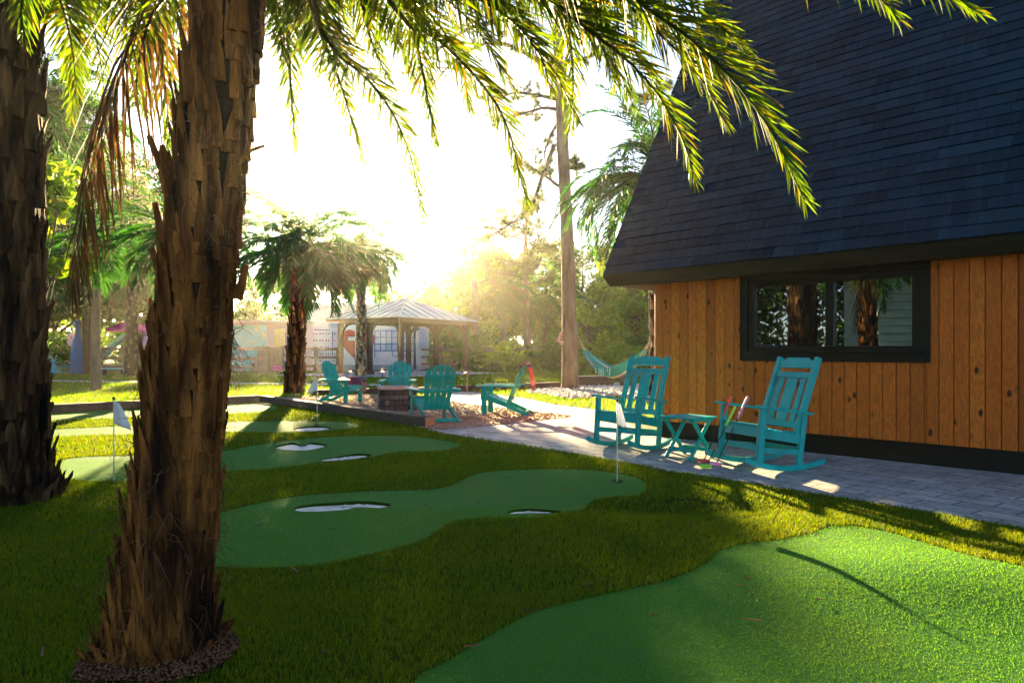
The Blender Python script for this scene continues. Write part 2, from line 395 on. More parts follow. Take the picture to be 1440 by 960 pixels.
def sheet(name, poly, material, dz, step=None, kind='structure', parent=None, nojit=False, holes=()):
    poly = np.asarray(poly); pts = [Vector(p) for p in poly]; n = len(pts)
    if step:
        lo, hi = poly.min(0), poly.max(0)
        gx, gy = np.meshgrid(np.arange(lo[0], hi[0], step), np.arange(lo[1], hi[1], step))
        q = np.stack([gx.ravel(), gy.ravel()], 1)
        if not nojit: q = q+nrng.uniform(-.2, .2, q.shape)*step
        q = q[inside(poly, q)]
        pts += [Vector(p) for p in q]
    ed = [(i, (i+1) % n) for i in range(n)]
    for hl in holes:
        if not inside(poly, np.asarray(hl).mean(0)[None])[0]: continue
        b0 = len(pts); k = len(hl); pts += [Vector(p) for p in hl]; ed += [(b0+i, b0+(i+1) % k) for i in range(k)]
    r = delaunay_2d_cdt(pts, ed, [], 1, 1e-5)
    tris = [list(f) for f in r[2]]
    if holes:
        ctr = np.array([np.mean([tuple(r[0][i]) for i in f], axis=0) for f in tris]); keep = np.ones(len(tris), bool)
        for hl in holes: keep &= ~inside(np.asarray(hl), ctr)
        tris = [f for f, k in zip(tris, keep) if k]
    vs = np.array([(p.x, p.y, 0) for p in r[0]]); vs[:, 2] = hgt(vs[:, 0], vs[:, 1])+dz
    me = bpy.data.meshes.new(name); me.from_pydata(vs.tolist(), [], tris); me.update()
    o = finish(bpy.data.objects.new(name, me), name, material, parent, 0, True)
    if kind: o['kind'] = kind
    return o

def GP(lst): return [G(a, b)[:2] for a, b in lst]
TURF_FRONT = smooth_closed([(-12, 12.2), (-9, 13.05), (-6.1, 16.1)]+[tuple(G(*q)[:2]) for q in ((480, 578), (600, 604))] +
    GP([(628, 612), (685, 620), (760, 631), (820, 641), (895, 654), (940, 664), (995, 671), (1070, 684), (1180, 701), (1320, 724), (1440, 745)]) + [(9, .4), (9, -1.5), (-14, -1.5), (-14, 11.5)], 1)
green_main = GP([(309, 723), (360, 711), (415, 700), (497, 694), (560, 692), (621, 689), (667, 673), (713, 666), (782, 662), (850, 665), (892, 673), (908, 684), (898, 698), (841, 703), (818, 716), (786, 730), (736, 737), (676, 736), (635, 742), (593, 765), (520, 783), (451, 797), (382, 801), (310, 800), (245, 790), (222, 765), (245, 740)])
green_near = GP([(584, 962), (621, 939), (667, 911), (713, 884), (758, 863), (827, 845), (896, 831), (944, 821), (994, 800), (1011, 783), (1040, 773), (1090, 765), (1140, 754), (1161, 744), (1194, 742), (1236, 748), (1277, 760), (1340, 783), (1382, 796), (1440, 808), (1600, 850), (1850, 1000), (1800, 1500), (720, 1500), (520, 1100)])
green_back = GP([(87, 652), (113, 644), (186, 642), (250, 640), (318, 636), (360, 630), (415, 625), (483, 619), (552, 616), (598, 619), (639, 625), (646, 629), (621, 636), (557, 638), (520, 645), (451, 652), (392, 660), (318, 665), (250, 673), (190, 679), (98, 676)])
green_flag = GP([(40, 608), (68, 605), (197, 599), (320, 595), (392, 593), (474, 594), (500, 597), (502, 602), (451, 608), (392, 610), (320, 609), (197, 612), (69, 615), (40, 616)])
green_far = GP([(20, 586), (62, 582), (130, 577), (200, 573), (320, 569), (360, 568), (386, 571), (382, 578), (320, 583), (200, 588), (62, 592), (20, 596)])
GREENS = [smooth_closed(g) for g in (green_main, green_near, green_back, green_flag, green_far)]
TURF = np.asarray(TURF_FRONT)
# base ground: one sheet reaching to the horizon, finer near the camera
xs = np.concatenate([np.arange(-118, -12, 6.), np.arange(-12, 8, .12), np.arange(8, 119, 6.)])
ys = np.concatenate([np.arange(-58, 0, 4.), np.arange(0, 14, .12), np.arange(14, 160, 4.)])
gx, gy = np.meshgrid(xs, ys); V = np.stack([gx.ravel(), gy.ravel(), hgt(gx.ravel(), gy.ravel())], 1)
V[:, 2] -= np.where(inside(TURF, V[:, :2]), .10, 0)     # the turf lies on its own base with hollows for the bunkers
nx, ny = len(xs), len(ys); ii = (np.arange(ny-1)[:, None]*nx+np.arange(nx-1)[None]).ravel()
tag(np_obj('ground', V, [np.stack([ii, ii+1, ii+nx+1, ii+nx], 1)], 'far_lawn', smooth=True), kind='structure')

# bunkers: a hollow of pale sand with a rim of turf behind it
BUNKERS = [GP([(415, 716), (440, 711), (470, 709), (500, 707), (530, 708), (550, 712), (535, 717), (505, 716), (480, 720), (440, 722), (418, 721)]),
           GP([(714, 725), (735, 719), (765, 719), (790, 722), (775, 727), (745, 728), (720, 729)]),
           GP([(388, 632), (410, 628), (425, 631), (440, 628), (460, 631), (430, 636), (395, 635)]),
           GP([(450, 648), (475, 644), (500, 640), (523, 641), (505, 646), (470, 650)]),
           GP([(413, 604), (440, 600), (465, 602), (455, 606), (425, 608)])]
BUNK = [smooth_closed(b, 5) for b in BUNKERS]
sheet('turf_base', TURF, 'turf_base', .006, .25, holes=BUNK)
for g, st in zip(GREENS, (.12, .10, .2, .3, .4)): sheet('putting_green', g, 'green_turf', .014, st, holes=BUNK)

for b in BUNK:
    c = b.mean(0); vs = []; fs = []; n = len(b); rings = (1.0, .97, .7, .35, .02)
    for k, s in enumerate(rings):
        for p in b:
            q = c+(p-c)*s; fr = min(1, max(0, (q[1]-b[:, 1].min())/np.ptp(b[:, 1]))); z = H(*q)+(.016 if k == 0 else .013-.025*fr)+(rnd.uniform(-.004, .014) if k > 1 else 0)
            vs.append((q[0], q[1], z))
    for k in range(len(rings)-1):
        for i in range(n): fs.append((k*n+i, k*n+(i+1) % n, (k+1)*n+(i+1) % n, (k+1)*n+i))
    m = MB(); m.add(vs[n:], [tuple(q-n for q in f) for f in fs if min(f) >= n]); tag(m.build('sand_bunker', 'sand_white', smooth=True), kind='structure')
    m = MB(); m.add(vs[:2*n], [f for f in fs if max(f) < 2*n]); tag(m.build('bunker_rim', 'turf_base', smooth=True), kind='structure')

# pavers, gravel pad, far turf strips, paths
PATIO = GP([(600, 606), (628, 612), (685, 620), (760, 631), (820, 641), (895, 654), (940, 664), (995, 671), (1070, 684), (1180, 701), (1320, 724), (1440, 745)]) + [(9, .4), (11, .4), (11, 1.0)] + \
    [(2.0, 9.75)] + GP([(847, 577), (785, 570), (735, 560), (660, 551), (618, 549)]) + [(-1.4, 14.5)]
PATIO = np.array([tuple(p)[:2] for p in PATIO])
sheet('patio', PATIO, 'paver', .012, None)
PAD = smooth_closed([G(*q) for q in ((605, 604), (660, 602), (720, 596), (775, 590), (803, 586), (770, 582), (720, 576), (660, 569), (610, 560), (560, 555), (500, 556), (440, 558), (400, 562), (480, 575), (560, 594))], 4)
sheet('gravel_pad', PAD, 'gravel_tan', .020, .4)
BED = smooth_closed([G(*q) for q in ((740, 552), (770, 557), (797, 562), (830, 561), (867, 559), (900, 566), (960, 570), (980, 552), (930, 543), (870, 540), (810, 541), (770, 546))], 4)
sheet('gravel_bed', BED, 'gravel_tan', .016, .8)
# concrete path and pavilion slab
def quadstrip(name, a, b, w, material, dz):
    a, b = Vector(a), Vector(b); d = (b-a).normalized(); s = Vector((-d.y, d.x))*w/2
    return sheet(name, [a-s, b-s, b+s, a+s], material, dz)
quadstrip('path', (-40, 33.5), (-4.6, 24.6), 1.3, 'concrete', .010)
sheet('pavilion_slab', [(-12.6, 34.8), (-5.5, 31.6), (-.1, 38.8), (-7, 44)], 'concrete', .03)
sheet('soil_strip', smooth_closed([G(*q) for q in ((40, 556), (90, 556), (150, 553), (205, 549), (200, 543), (140, 545), (90, 547), (40, 549))], 4), 'soil', .008)

# ------------------------------------------------------------------ grass blades
def blades(name, regions_in, regions_out, samples, material, kind='stuff'):
    """samples: list of (x0,x1,y0,y1,density,height,width)"""
    Vs = []; n = 0
    for x0, x1, y0, y1, den, hh, ww in samples:
        cnt = int((x1-x0)*(y1-y0)*den); xy = np.stack([nrng.uniform(x0, x1, cnt), nrng.uniform(y0, y1, cnt)], 1)
        k = np.abs(xy[:, 0]) < np.maximum(xy[:, 1], 0)*.95+1.3      # only ground near or inside the view
        xy = xy[k]; ok = np.zeros(len(xy), bool)
        for p in regions_in: ok |= inside(p, xy)
        for p in regions_out: ok &= ~inside(p, xy)
        xy = xy[ok]; m = len(xy)
        az = nrng.uniform(0, 2*np.pi, m); h_ = hh*nrng.uniform(.65, 1.2, m); w_ = ww*nrng.uniform(.7, 1.2, m)
        la = nrng.uniform(0, 2*np.pi, m); ln = h_*nrng.uniform(.1, .75, m)
        base = np.stack([xy[:, 0], xy[:, 1], hgt(xy[:, 0], xy[:, 1])+.008], 1)
        wv = np.stack([np.cos(az), np.sin(az), 0*az], 1)*w_[:, None]*.5
        mid = base+np.stack([np.cos(la)*ln*.35, np.sin(la)*ln*.35, h_*.6], 1)
        tip = base+np.stack([np.cos(la)*ln, np.sin(la)*ln, h_], 1)
        Vs.append(np.stack([base-wv, base+wv, mid-wv*.8, mid+wv*.8, tip], 1).reshape(-1, 3))
    V = np.concatenate(Vs); m = len(V)//5; b = np.arange(m)*5
    o = np_obj(name, V, [np.stack([b, b+1, b+3, b+2], 1), np.stack([b+2, b+3, b+4], 1)], material)
    return tag(o, kind=kind)
HOLES = BUNK
def crease(pts, w):
    q = catmull([G(*p) for p in pts], 24)[:, :2]; t = np.gradient(q, axis=0); nn = np.stack([-t[:, 1], t[:, 0]], 1)/np.linalg.norm(t, axis=1)[:, None]
    ww = (w*np.sin(np.linspace(.15, 3.0, 24)))[:, None]; return np.concatenate([q-nn*ww, (q+nn*ww)[::-1]])
CREASES = [crease([(880, 701), (925, 706), (965, 703), (1000, 708), (1040, 704)], .035), crease([(990, 738), (1015, 728), (1050, 727), (1092, 721)], .045)]
blades('turf_grass', [TURF], GREENS+HOLES+CREASES+[smooth_closed([(-1.37+.27*math.cos(a), 2.64+.25*math.sin(a)) for a in np.arange(0, 6.28, .6)], 2)],
       [(-3.4, 4.4, 1.7, 3.4, 17000, .027, .003), (-5.8, 6.4, 3.4, 5.2, 10000, .028, .004), (-8.8, 6.5, 5.2, 8, 5200, .029, .0065), (-12, 2, 8, 11.5, 1500, .036, .011), (-11, -1, 11.5, 16.5, 700, .036, .016)], 'turf_blade')
blades('putting_green_pile', GREENS, HOLES, [(-2.6, 4.6, 1.7, 3.4, 22000, .012, .003), (-4.2, 6.4, 3.4, 5.2, 12000, .012, .004), (-6.5, 5, 5.2, 7.5, 4500, .010, .006)], 'green_blade')
LAWN_OUT = [np.array([(-40, 34.3), (-4.5, 25.4), (-4.6, 23.8), (-40, 32.7)]), np.asarray(PATIO), PAD, BED, np.array([(-12.6, 34.8), (-5.5, 31.6), (-.1, 38.8), (-7, 44)])]
LAWN_IN = np.array([(-34, 44), (-24, 20), (-12, 13.4), (-6, 16.8), (-2, 17), (-1.8, 14.5), (3, 11), (4, 16), (12, 44)])
blades('lawn_grass', [LAWN_IN], LAWN_OUT, [(-24, 10, 11, 20, 260, .07, .018), (-30, 12, 20, 30, 110, .08, .03), (-32, 12, 30, 44, 40, .09, .045)], 'far_blade')

# pebbles and chips
def stones(name, region, cnt, s0, s1, material, dz, label=None):
    lo, hi = region.min(0), region.max(0); q = nrng.uniform(lo, hi, (cnt*3, 2)); q = q[inside(region, q)][:cnt]; m = len(q)
    base = np.array([(1, 0, 0), (-.5, .87, 0), (-.5, -.87, 0), (0, 0, .8), (0, 0, -.5)]); Fc = np.array([(0, 1, 3), (1, 2, 3), (2, 0, 3), (1, 0, 4), (2, 1, 4), (0, 2, 4)])
    s = nrng.uniform(s0, s1, (m, 1, 1)); a = nrng.uniform(0, 6.28, m); c_, s_ = np.cos(a), np.sin(a)
    B = base[None]*nrng.uniform(.6, 1.3, (m, 5, 3))*s
    X = B[..., 0]*c_[:, None]-B[..., 1]*s_[:, None]; Y = B[..., 0]*s_[:, None]+B[..., 1]*c_[:, None]
    V = np.stack([X+q[:, :1], Y+q[:, 1:], B[..., 2]+hgt(q[:, 0], q[:, 1])[:, None]+dz], 2).reshape(-1, 3)
    fs = (Fc[None]+(np.arange(m)*5)[:, None, None]).reshape(-1, 3)
    return tag(np_obj(name, V, [fs], material), label, kind='stuff')
stones('pebbles', BED, 5200, .03, .085, 'pebble', .03)
stones('pad_stones', PAD, 5000, .012, .035, 'pebble', .022).data.materials[0] = MATS['gravel_tan']
RING = smooth_closed([(-1.37+  .70*r*math.cos(a), 2.64+.70*r*math.sin(a)) for a, r in zip(np.arange(0, 6.2, .52), (.44, .4, .33, .36, .42, .4, .36, .38, .42, .36, .42, .46))], 3)
sheet('mulch_ring', RING, 'mulch_brown', .03, .06)
stones('bark_chips', RING, 2600, .003, .011, 'chip', .034)
LIT = np.array([(-4, 3.0), (3.4, 3.0), (3.4, 6), (-3, 9.5), (-6, 9.5)])
q = nrng.uniform((-5, 2.6), (3, 9), (170, 2)); q = q[inside(TURF, q)]
lit = MB()
for x, y in q:
    a = rnd.uniform(0, 6.28); l = rnd.uniform(.01, .05)*rnd.choice((1, 1, 1, 2.2)); z = H(x, y)+.028
    lit.bar((x, y, z), (x+l*math.cos(a), y+l*math.sin(a), z+.004), .008, .003)
tag(lit.build('leaf_litter', 'chip'), kind='stuff')

# ------------------------------------------------------------------ palms
def frond_arrays(path, nleaf=60, llen=.42, width=.022, droop=.3, rise=.15, rach=.016, t0=.12, rng=nrng, npath=14, keel=.9):
    p = catmull(path, npath); seg = np.linalg.norm(np.diff(p, axis=0), axis=1); s = np.concatenate([[0], np.cumsum(seg)]); s /= s[-1]
    def ev(t): return np.stack([np.interp(t, s, p[:, k]) for k in range(3)], 1)
    T = (ev(np.minimum(np.linspace(0, 1, npath)+.03, 1))-ev(np.maximum(np.linspace(0, 1, npath)-.03, 0)))
    T /= np.linalg.norm(T, axis=1)[:, None]
    up = np.array((0, 0, 1.))
    # rachis: 4-sided tube
    side0 = np.cross(T, up); sl = np.linalg.norm(side0, axis=1)[:, None]; side0 = np.where(sl > .08, side0/np.maximum(sl, 1e-6), np.array((1., 0, 0)))
    for i in range(1, npath):                                     # keep the frame from flipping when the frond hangs
        if side0[i]@side0[i-1] < 0: side0[i] *= -1
        side0[i] = side0[i]*.5+side0[i-1]*.5; side0[i] /= np.linalg.norm(side0[i])
    nr0 = np.cross(side0, T)
    tt = np.linspace(0, 1, npath); rr = rach*(1.25-1.1*tt)[:, None]
    ring = np.stack([p+side0*rr*1.3, p+nr0*rr*.7, p-side0*rr*1.3, p-nr0*rr*.7], 1).reshape(-1, 3)
    rq = []
    for i in range(npath-1):
        for k in range(4): rq.append((i*4+k, i*4+(k+1) % 4, (i+1)*4+(k+1) % 4, (i+1)*4+k))
    V = [ring]; Q = [np.array(rq)]; Tr = []
    off = len(ring)
    for sgn in (-1, 1):
        t = np.linspace(t0, .995, nleaf)+rng.uniform(-.4, .4, nleaf)/nleaf*(1-t0); t = np.clip(t, 0, 1)
        o = ev(t); ti = np.stack([np.interp(t, tt, T[:, k]) for k in range(3)], 1); si = np.stack([np.interp(t, tt, side0[:, k]) for k in range(3)], 1)*sgn
        ti /= np.linalg.norm(ti, axis=1)[:, None]; si /= np.linalg.norm(si, axis=1)[:, None]
        ni = np.cross(si*sgn, ti)
        A = np.radians(38+34*t**1.5+rng.normal(0, 7, nleaf))
        l = llen*np.clip((.35+1.0*np.sin(np.pi*np.clip(t*.8+.12, 0, 1)))*.8, .2, 1.1)*(1-.45*t**4)*rng.uniform(.82, 1.12, nleaf)
        d = si*np.cos(A)[:, None]+ti*np.sin(A)[:, None]+ni*(rise+rng.normal(0, .16, nleaf))[:, None]
        d /= np.linalg.norm(d, axis=1)[:, None]
        wv = np.cross(d, ni); wv /= np.linalg.norm(wv, axis=1)[:, None]
        ro = rng.normal(0, .5, nleaf)+sgn*.35; n2 = np.cross(wv, d)
        wv = wv*np.cos(ro)[:, None]+n2*np.sin(ro)[:, None]
        dr = droop*rng.uniform(.5, 1.4, nleaf)
        rows = []
        for u, wd in ((0, .45), (.3, 1.), (.68, .75), (1, 0)):
            c = o+d*(l*u)[:, None]; c[:, 2] -= dr*l*u*u
            w = width*wd*(.6+.4*l/llen)
            if wd: rows += [c-wv*w[:, None]*.5, c+wv*w[:, None]*.5]
            else: rows += [c]
        B = np.stack(rows, 1).reshape(-1, 3); b = off+np.arange(nleaf)*7
        V.append(B); Q.append(np.concatenate([np.stack([b, b+1, b+3, b+2], 1), np.stack([b+2, b+3, b+5, b+4], 1)])); Tr.append(np.stack([b+4, b+5, b+6], 1))
        off += len(B)
    return np.concatenate(V), np.concatenate(Q), np.concatenate(Tr)
def frond_obj(root, path, material='palm_leaf', label=None, **kw):
    V, Q, T = frond_arrays(path, **kw)
    V = V-np.array(root.location)
    o = np_obj('frond', V, [Q, T], material, root)
    if label: o['label'] = label
    return o
def arch(o, az, el, length, sag, n=6):
    """a frond leaving o at azimuth az, elevation el, bending down under its weight"""
    p = np.array(o, float); pts = [p.copy()]; e = el
    for i in range(n):
        d = np.array((math.cos(az)*math.cos(e), math.sin(az)*math.cos(e), math.sin(e))); p = p+d*length/n; pts.append(p.copy()); e -= sag/n*(1+.6*i/n)
    return pts
def boots(mb, path, radii, count, w=.10, ln=.2, t0=.0, t1=1, tilt=(.15, .5), seed=3, thick=.03, fl=1):
    """cut leaf bases: convex tapering scales with ragged tops, wound round the trunk"""
    rg = random.Random(seed); p = np.array([tuple(q) for q in path], float); n = len(p)
    for k in range(count):
        t = t0+(t1-t0)*(k+rg.random())/count; s = t*(n-1); i = min(int(s), n-2); f = s-i
        c = p[i]*(1-f)+p[i+1]*f; r = radii[i]*(1-f)+radii[i+1]*f
        a = k*2.39996+rg.uniform(-.35, .35)
        out = np.array((math.cos(a), math.sin(a), 0)); tan = np.array((-math.sin(a), math.cos(a), 0)); up = np.array((0, 0, 1.))
        tl = rg.uniform(*tilt); l = ln*rg.uniform(.6, 1.5); w0 = w*rg.uniform(.75, 1.35); w1 = w0*rg.uniform(.15, .6); sk = rg.uniform(-.035, .035); tk = thick*rg.uniform(.6, 1.5)
        vs = []; fs = []; NR, NC = 6, 5
        for j in range(NR):
            u = j/(NR-1); ww = (w0+(w1-w0)*u**1.4)*math.sqrt(max(.06, 1-.9*u**4))*rg.uniform(.9, 1.08); th = tk*(1.15-.75*u)
            q = c+out*(r*.95+l*u*tl*(.35+.65*u)*fl)+up*(l*u-.35*l)+tan*sk*u
            for m_ in range(NC):
                x = m_/(NC-1)*2-1; rag = (rg.uniform(-.3, .2)*l*.35*(1 if j == NR-1 else .25*(j > 2)))
                vs.append(q+tan*ww*.5*x+out*(th*(1-.75*x*x)+rg.uniform(-.003, .003))+up*rag)
            vs.append(q+tan*ww*.42-out*th*.4); vs.append(q-tan*ww*.42-out*th*.4)
        M = NC+2
        for j in range(NR-1):
            for m_ in range(M): fs.append((j*M+m_, j*M+(m_+1) % M, (j+1)*M+(m_+1) % M, (j+1)*M+m_))
        fs.append(tuple(range((NR-1)*M, NR*M))); fs.append(tuple(range(M-1, -1, -1)))
        mb.add(vs, fs)

# --- foreground palm
base = (-1.37, 2.68, 0)
pa = thing('palm_tree', 'rough-barked palm trunk standing on the turf closest to the camera, ringed with mulch', 'palm tree', base)
tp = [(-1.385, 2.68, -.02), (-1.375, 2.68, .12), (-1.335, 2.68, .5), (-1.29, 2.68, .9), (-1.25, 2.68, 1.3), (-1.19, 2.68, 1.9), (-1.11, 2.68, 2.55), (-1.02, 2.68, 3.4), (-.95, 2.7, 4.3)]
tr = [.205, .175, .152, .136, .128, .124, .122, .115, .12]
loc = lambda pts, b: [tuple(np.array(q)-np.array(b)) for q in pts]
m = MB(); m.tube([tuple(x) for x in catmull(loc(tp, base), 24)], [float(np.interp(i/23*8, range(9), tr)) for i in range(24)], 18)
trunk = m.build('trunk', 'bark_core', pa, smooth=True)
m = MB(); boots(m, loc(tp, base), tr, 1000, .054, .23, .0, 1, (.0, .14), 5, .015)
boots(m, loc(tp, base), tr, 40, .07, .13, 0, .055, (.2, .5), 6, .022)
m.build('leaf_base', 'bark_palm', trunk)
m = MB(); rg = random.Random(9)
for k in range(900):
    t = rg.random(); c = np.array([np.interp(t*8, range(9), [q[j] for q in loc(tp, base)]) for j in range(3)]); r = np.interp(t*8, range(9), tr)
    a = rg.uniform(0, 6.28); l = rg.uniform(.05, .16); o = np.array((math.cos(a), math.sin(a), 0)); tn = np.array((-o[1], o[0], 0)); sw = rg.uniform(-1, 1)
    q0 = c+o*(r+.015); q1 = q0+o*rg.uniform(.01, .05)+tn*sw*l*.5+np.array((0, 0, rg.uniform(-.6, .5)*l)); q2 = q1+o*rg.uniform(-.01, .05)+tn*sw*l*.5+np.array((0, 0, rg.uniform(-.8, .2)*l))
    m.tube([q0, q1, q2], [.0018, .0014, .0007], 3, False)
m.build('fibre', 'fibre', trunk)
for (x0, y0, x1, y1, x2, y2) in ((242, 330, 236, 260, 210, 192), (236, 400, 228, 330, 218, 285), (240, 290, 236, 235, 228, 205), (232, 420, 224, 380, 214, 348), (333, 420, 340, 400, 346, 372), (335, 230, 352, 212, 372, 205), (225, 490, 214, 470, 208, 450)):
    w = 2.62; m = MB(); rs = .45 if x0 == 335 else 1; m.tube([P(x0, y0, w)-Vector(base), P(x1, y1, w)-Vector(base), P(x2, y2, w)-Vector(base)], [.024*rs, .018*rs, .012*rs], 6); m.build('leaf_stub', 'bark_palm', trunk)
CROWN = (-.95, 2.75, 4.2)
rg2 = np.random.default_rng(4)
FR = [  # photographed fronds: (pixel, pixel, distance) along the rachis
    ([(438, 10, 4.2), (522, 117, 5.0), (557, 169, 5.4), (581, 233, 5.8), (597, 320, 6.1)], .40, .3),
    ([(445, 10, 4.3), (452, 47, 4.6), (476, 110, 5.2), (496, 175, 5.6), (512, 232, 5.8)], .36, .4),
    ([(404, -20, 4.4), (406, 73, 5.2), (410, 140, 5.5), (417, 215, 5.8)], .36, .4),
    ([(546, -5, 3.9), (616, 55, 4.3), (680, 122, 4.6), (712, 175, 4.8), (730, 242, 5.0), (742, 288, 5.1)], .40, .3),
    ([(560, -30, 4.4), (580, 40, 4.8), (594, 100, 5.1), (606, 163, 5.4), (614, 205, 5.6)], .40, .4),
    ([(490, -40, 4.3), (508, 0, 4.5), (522, 58, 4.8), (548, 115, 5.1)], .42, .3),
    ([(640, -40, 4.0), (690, 5, 4.2), (750, 58, 4.5), (788, 117, 4.8), (812, 172, 5.0)], .44, .3),
    ([(660, -70, 3.5), (760, -10, 3.7), (829, 44, 3.8), (882, 85, 3.95), (928, 137, 4.1), (963, 204, 4.2), (976, 258, 4.3)], .42, .22),
    ([(760, -90, 3.2), (850, -35, 3.4), (917, 17, 3.5), (975, 58, 3.6), (1042, 125, 3.7), (1092, 198, 3.8), (1132, 284, 3.9)], .50, .16),
    ([(600, -90, 3.3), (700, -45, 3.6), (790, -5, 3.9), (850, 30, 4.1), (905, 90, 4.3), (935, 150, 4.4)], .46, .3),
    ([(720, -110, 3.1), (830, -60, 3.4), (920, -20, 3.6), (990, 20, 3.7), (1050, 70, 3.9)], .46, .25),
    ([(560, -60, 3.6), (640, -20, 3.9), (720, 30, 4.3), (760, 80, 4.6), (775, 130, 4.8)], .44, .3),
    ([(800, -160, 2.9), (980, -105, 3.1), (1150, -60, 3.2), (1290, -25, 3.3), (1380, 20, 3.4)], .46, .25),
    ([(380, -60, 4.0), (395, -20, 4.2), (430, 20, 4.6), (470, 50, 4.9)], .40, .4),
    ([(480, -70, 3.7), (560, -40, 4.0), (640, 10, 4.3), (690, 70, 4.6), (722, 130, 4.8)], .42, .3),
    ([(640, -100, 3.4), (730, -60, 3.7), (800, -10, 4.0), (842, 50, 4.3), (866, 120, 4.6)], .46, .3),
    ([(700, -120, 3.3), (800, -80, 3.6), (880, -25, 3.9), (950, 40, 4.2), (1000, 110, 4.4)], .48, .25),
    ([(740, -60, 4.0), (780, -10, 4.4), (800, 50, 4.8), (806, 120, 5.1), (800, 190, 5.3)], .44, .3),
    ([(420, -50, 3.9), (470, -25, 4.2), (520, 15, 4.6), (560, 60, 5.0), (580, 110, 5.2)], .42, .3),
    ([(500, -60, 4.2), (560, -20, 4.6), (620, 40, 5.1), (650, 100, 5.5), (662, 160, 5.7)], .42, .3),
    ([(660, -60, 4.0), (740, -20, 4.3), (810, 20, 4.6), (860, 80, 4.9), (890, 150, 5.1)], .46, .25),
    ([(780, -70, 3.6), (860, -10, 3.9), (930, 50, 4.2), (985, 110, 4.4), (1020, 175, 4.5)], .46, .2),
    ([(700, -40, 4.6), (760, 0, 5.0), (830, 20, 5.3), (900, 30, 5.5), (970, 60, 5.7)], .5, .3),
    ([(360, -40, 4.0), (372, 0, 4.5), (392, 40, 4.9), (400, 90, 5.2)], .36, .4),
    ([(860, -120, 3.0), (1000, -80, 3.2), (1120, -50, 3.3), (1215, -20, 3.4), (1265, 30, 3.5)], .40, .3),
    ([(290, -60, 3.4), (260, -30, 3.8), (215, 20, 4.4), (195, 90, 4.9), (190, 150, 5.2)], .40, .3),
]
for path, ll, dr in FR:
    pts = [CROWN]+[P(*q) for q in path]
    plen = sum((Vector(pts[i+1])-Vector(pts[i])).length for i in range(len(pts)-1))
    frond_obj(pa, pts, nleaf=int(38*plen), llen=ll*.86, width=.0145, droop=dr, t0=.25, rng=rg2, npath=18)
for k in range(16):   # the rest of the crown, above and behind the camera
    az = R(rg2.uniform(150, 400)); el = R(rg2.uniform(28, 75))
    frond_obj(pa, arch(CROWN, az, el, rg2.uniform(2.6, 3.3), R(rg2.uniform(35, 60))), nleaf=64, llen=.42, width=.024, droop=.25, t0=.18, rng=rg2)

# --- palm at the left edge
base = (-4.03, 5.35, 0)
pb = thing('palm_tree', 'dark thick palm trunk at the left edge of the photo with a flared base', 'palm tree', base)
tp = [(-4.03, 5.35, -.02), (-4.04, 5.35, .15), (-4.04, 5.35, .5), (-4.03, 5.35, 1.2), (-4.03, 5.35, 2.4), (-4.02, 5.35, 3.8), (-4.0, 5.35, 5.2)]
tr = [.40, .36, .32, .295, .28, .27, .27]
m = MB(); m.tube([tuple(x) for x in catmull(loc(tp, base), 20)], [float(np.interp(i/19*6, range(7), tr)) for i in range(20)], 18)
trunk = m.build('trunk', 'bark_core', pb, smooth=True)
m = MB(); boots(m, loc(tp, base), tr, 520, .12, .26, 0, 1, (.05, .25), 15, .035); boots(m, loc(tp, base), tr, 50, .12, .22, 0, .08, (.15, .45), 16, .04)
m.build('leaf_base', 'bark_left', trunk)
CB = (-3.98, 5.3, 5.3)
frond_obj(pb, [CB]+[P(*q) for q in ((250, -110, 4.7), (222, -40, 4.6), (205, 5, 4.6), (176, 75, 4.6), (150, 140, 4.6), (128, 215, 4.6), (112, 320, 4.6), (100, 400, 4.6))], 'dead_leaf', 'dry brown hanging frond',
          nleaf=95, llen=.62, width=.022, droop=.9, t0=.3, rng=rg2, npath=20)
for path, ll, dr in (([(60, -60, 5.6), (85, 0, 6.2), (100, 60, 6.8), (108, 130, 7.2)], .5, .4), ([(70, -90, 6), (110, -30, 6.8), (160, 20, 7.4), (190, 90, 8), (205, 170, 8.3)], .5, .3),
                     ([(90, -60, 6.5), (150, -20, 7.2), (215, 30, 7.8), (240, 110, 8.2)], .5, .3), ([(75, -40, 6.6), (95, 10, 7.6), (105, 90, 8.2), (100, 170, 8.6)], .5, .4),
                     ([(30, -60, 5.0), (32, -10, 4.9), (30, 25, 4.9), (36, 60, 4.9)], .35, .3), ([(120, -80, 6.4), (170, -60, 7), (230, -20, 7.6), (262, 60, 8.3), (258, 140, 8.6)], .5, .35),
                     ([(70, -50, 7), (120, 10, 8), (140, 80, 8.8), (150, 170, 9.3)], .5, .35), ([(140, -60, 6), (180, -10, 6.5), (215, 60, 7), (235, 150, 7.4), (240, 230, 7.6)], .45, .5)):
    frond_obj(pb, [CB]+[P(*q) for q in path], nleaf=75, llen=ll, width=.026, droop=dr, t0=.2, rng=rg2, npath=16)
for k in range(14):
    frond_obj(pb, arch(CB, R(rg2.uniform(100, 300)), R(rg2.uniform(20, 75)), rg2.uniform(2.6, 3.4), R(rg2.uniform(40, 80))), nleaf=60, llen=.45, width=.026, droop=.25, t0=.15, rng=rg2)

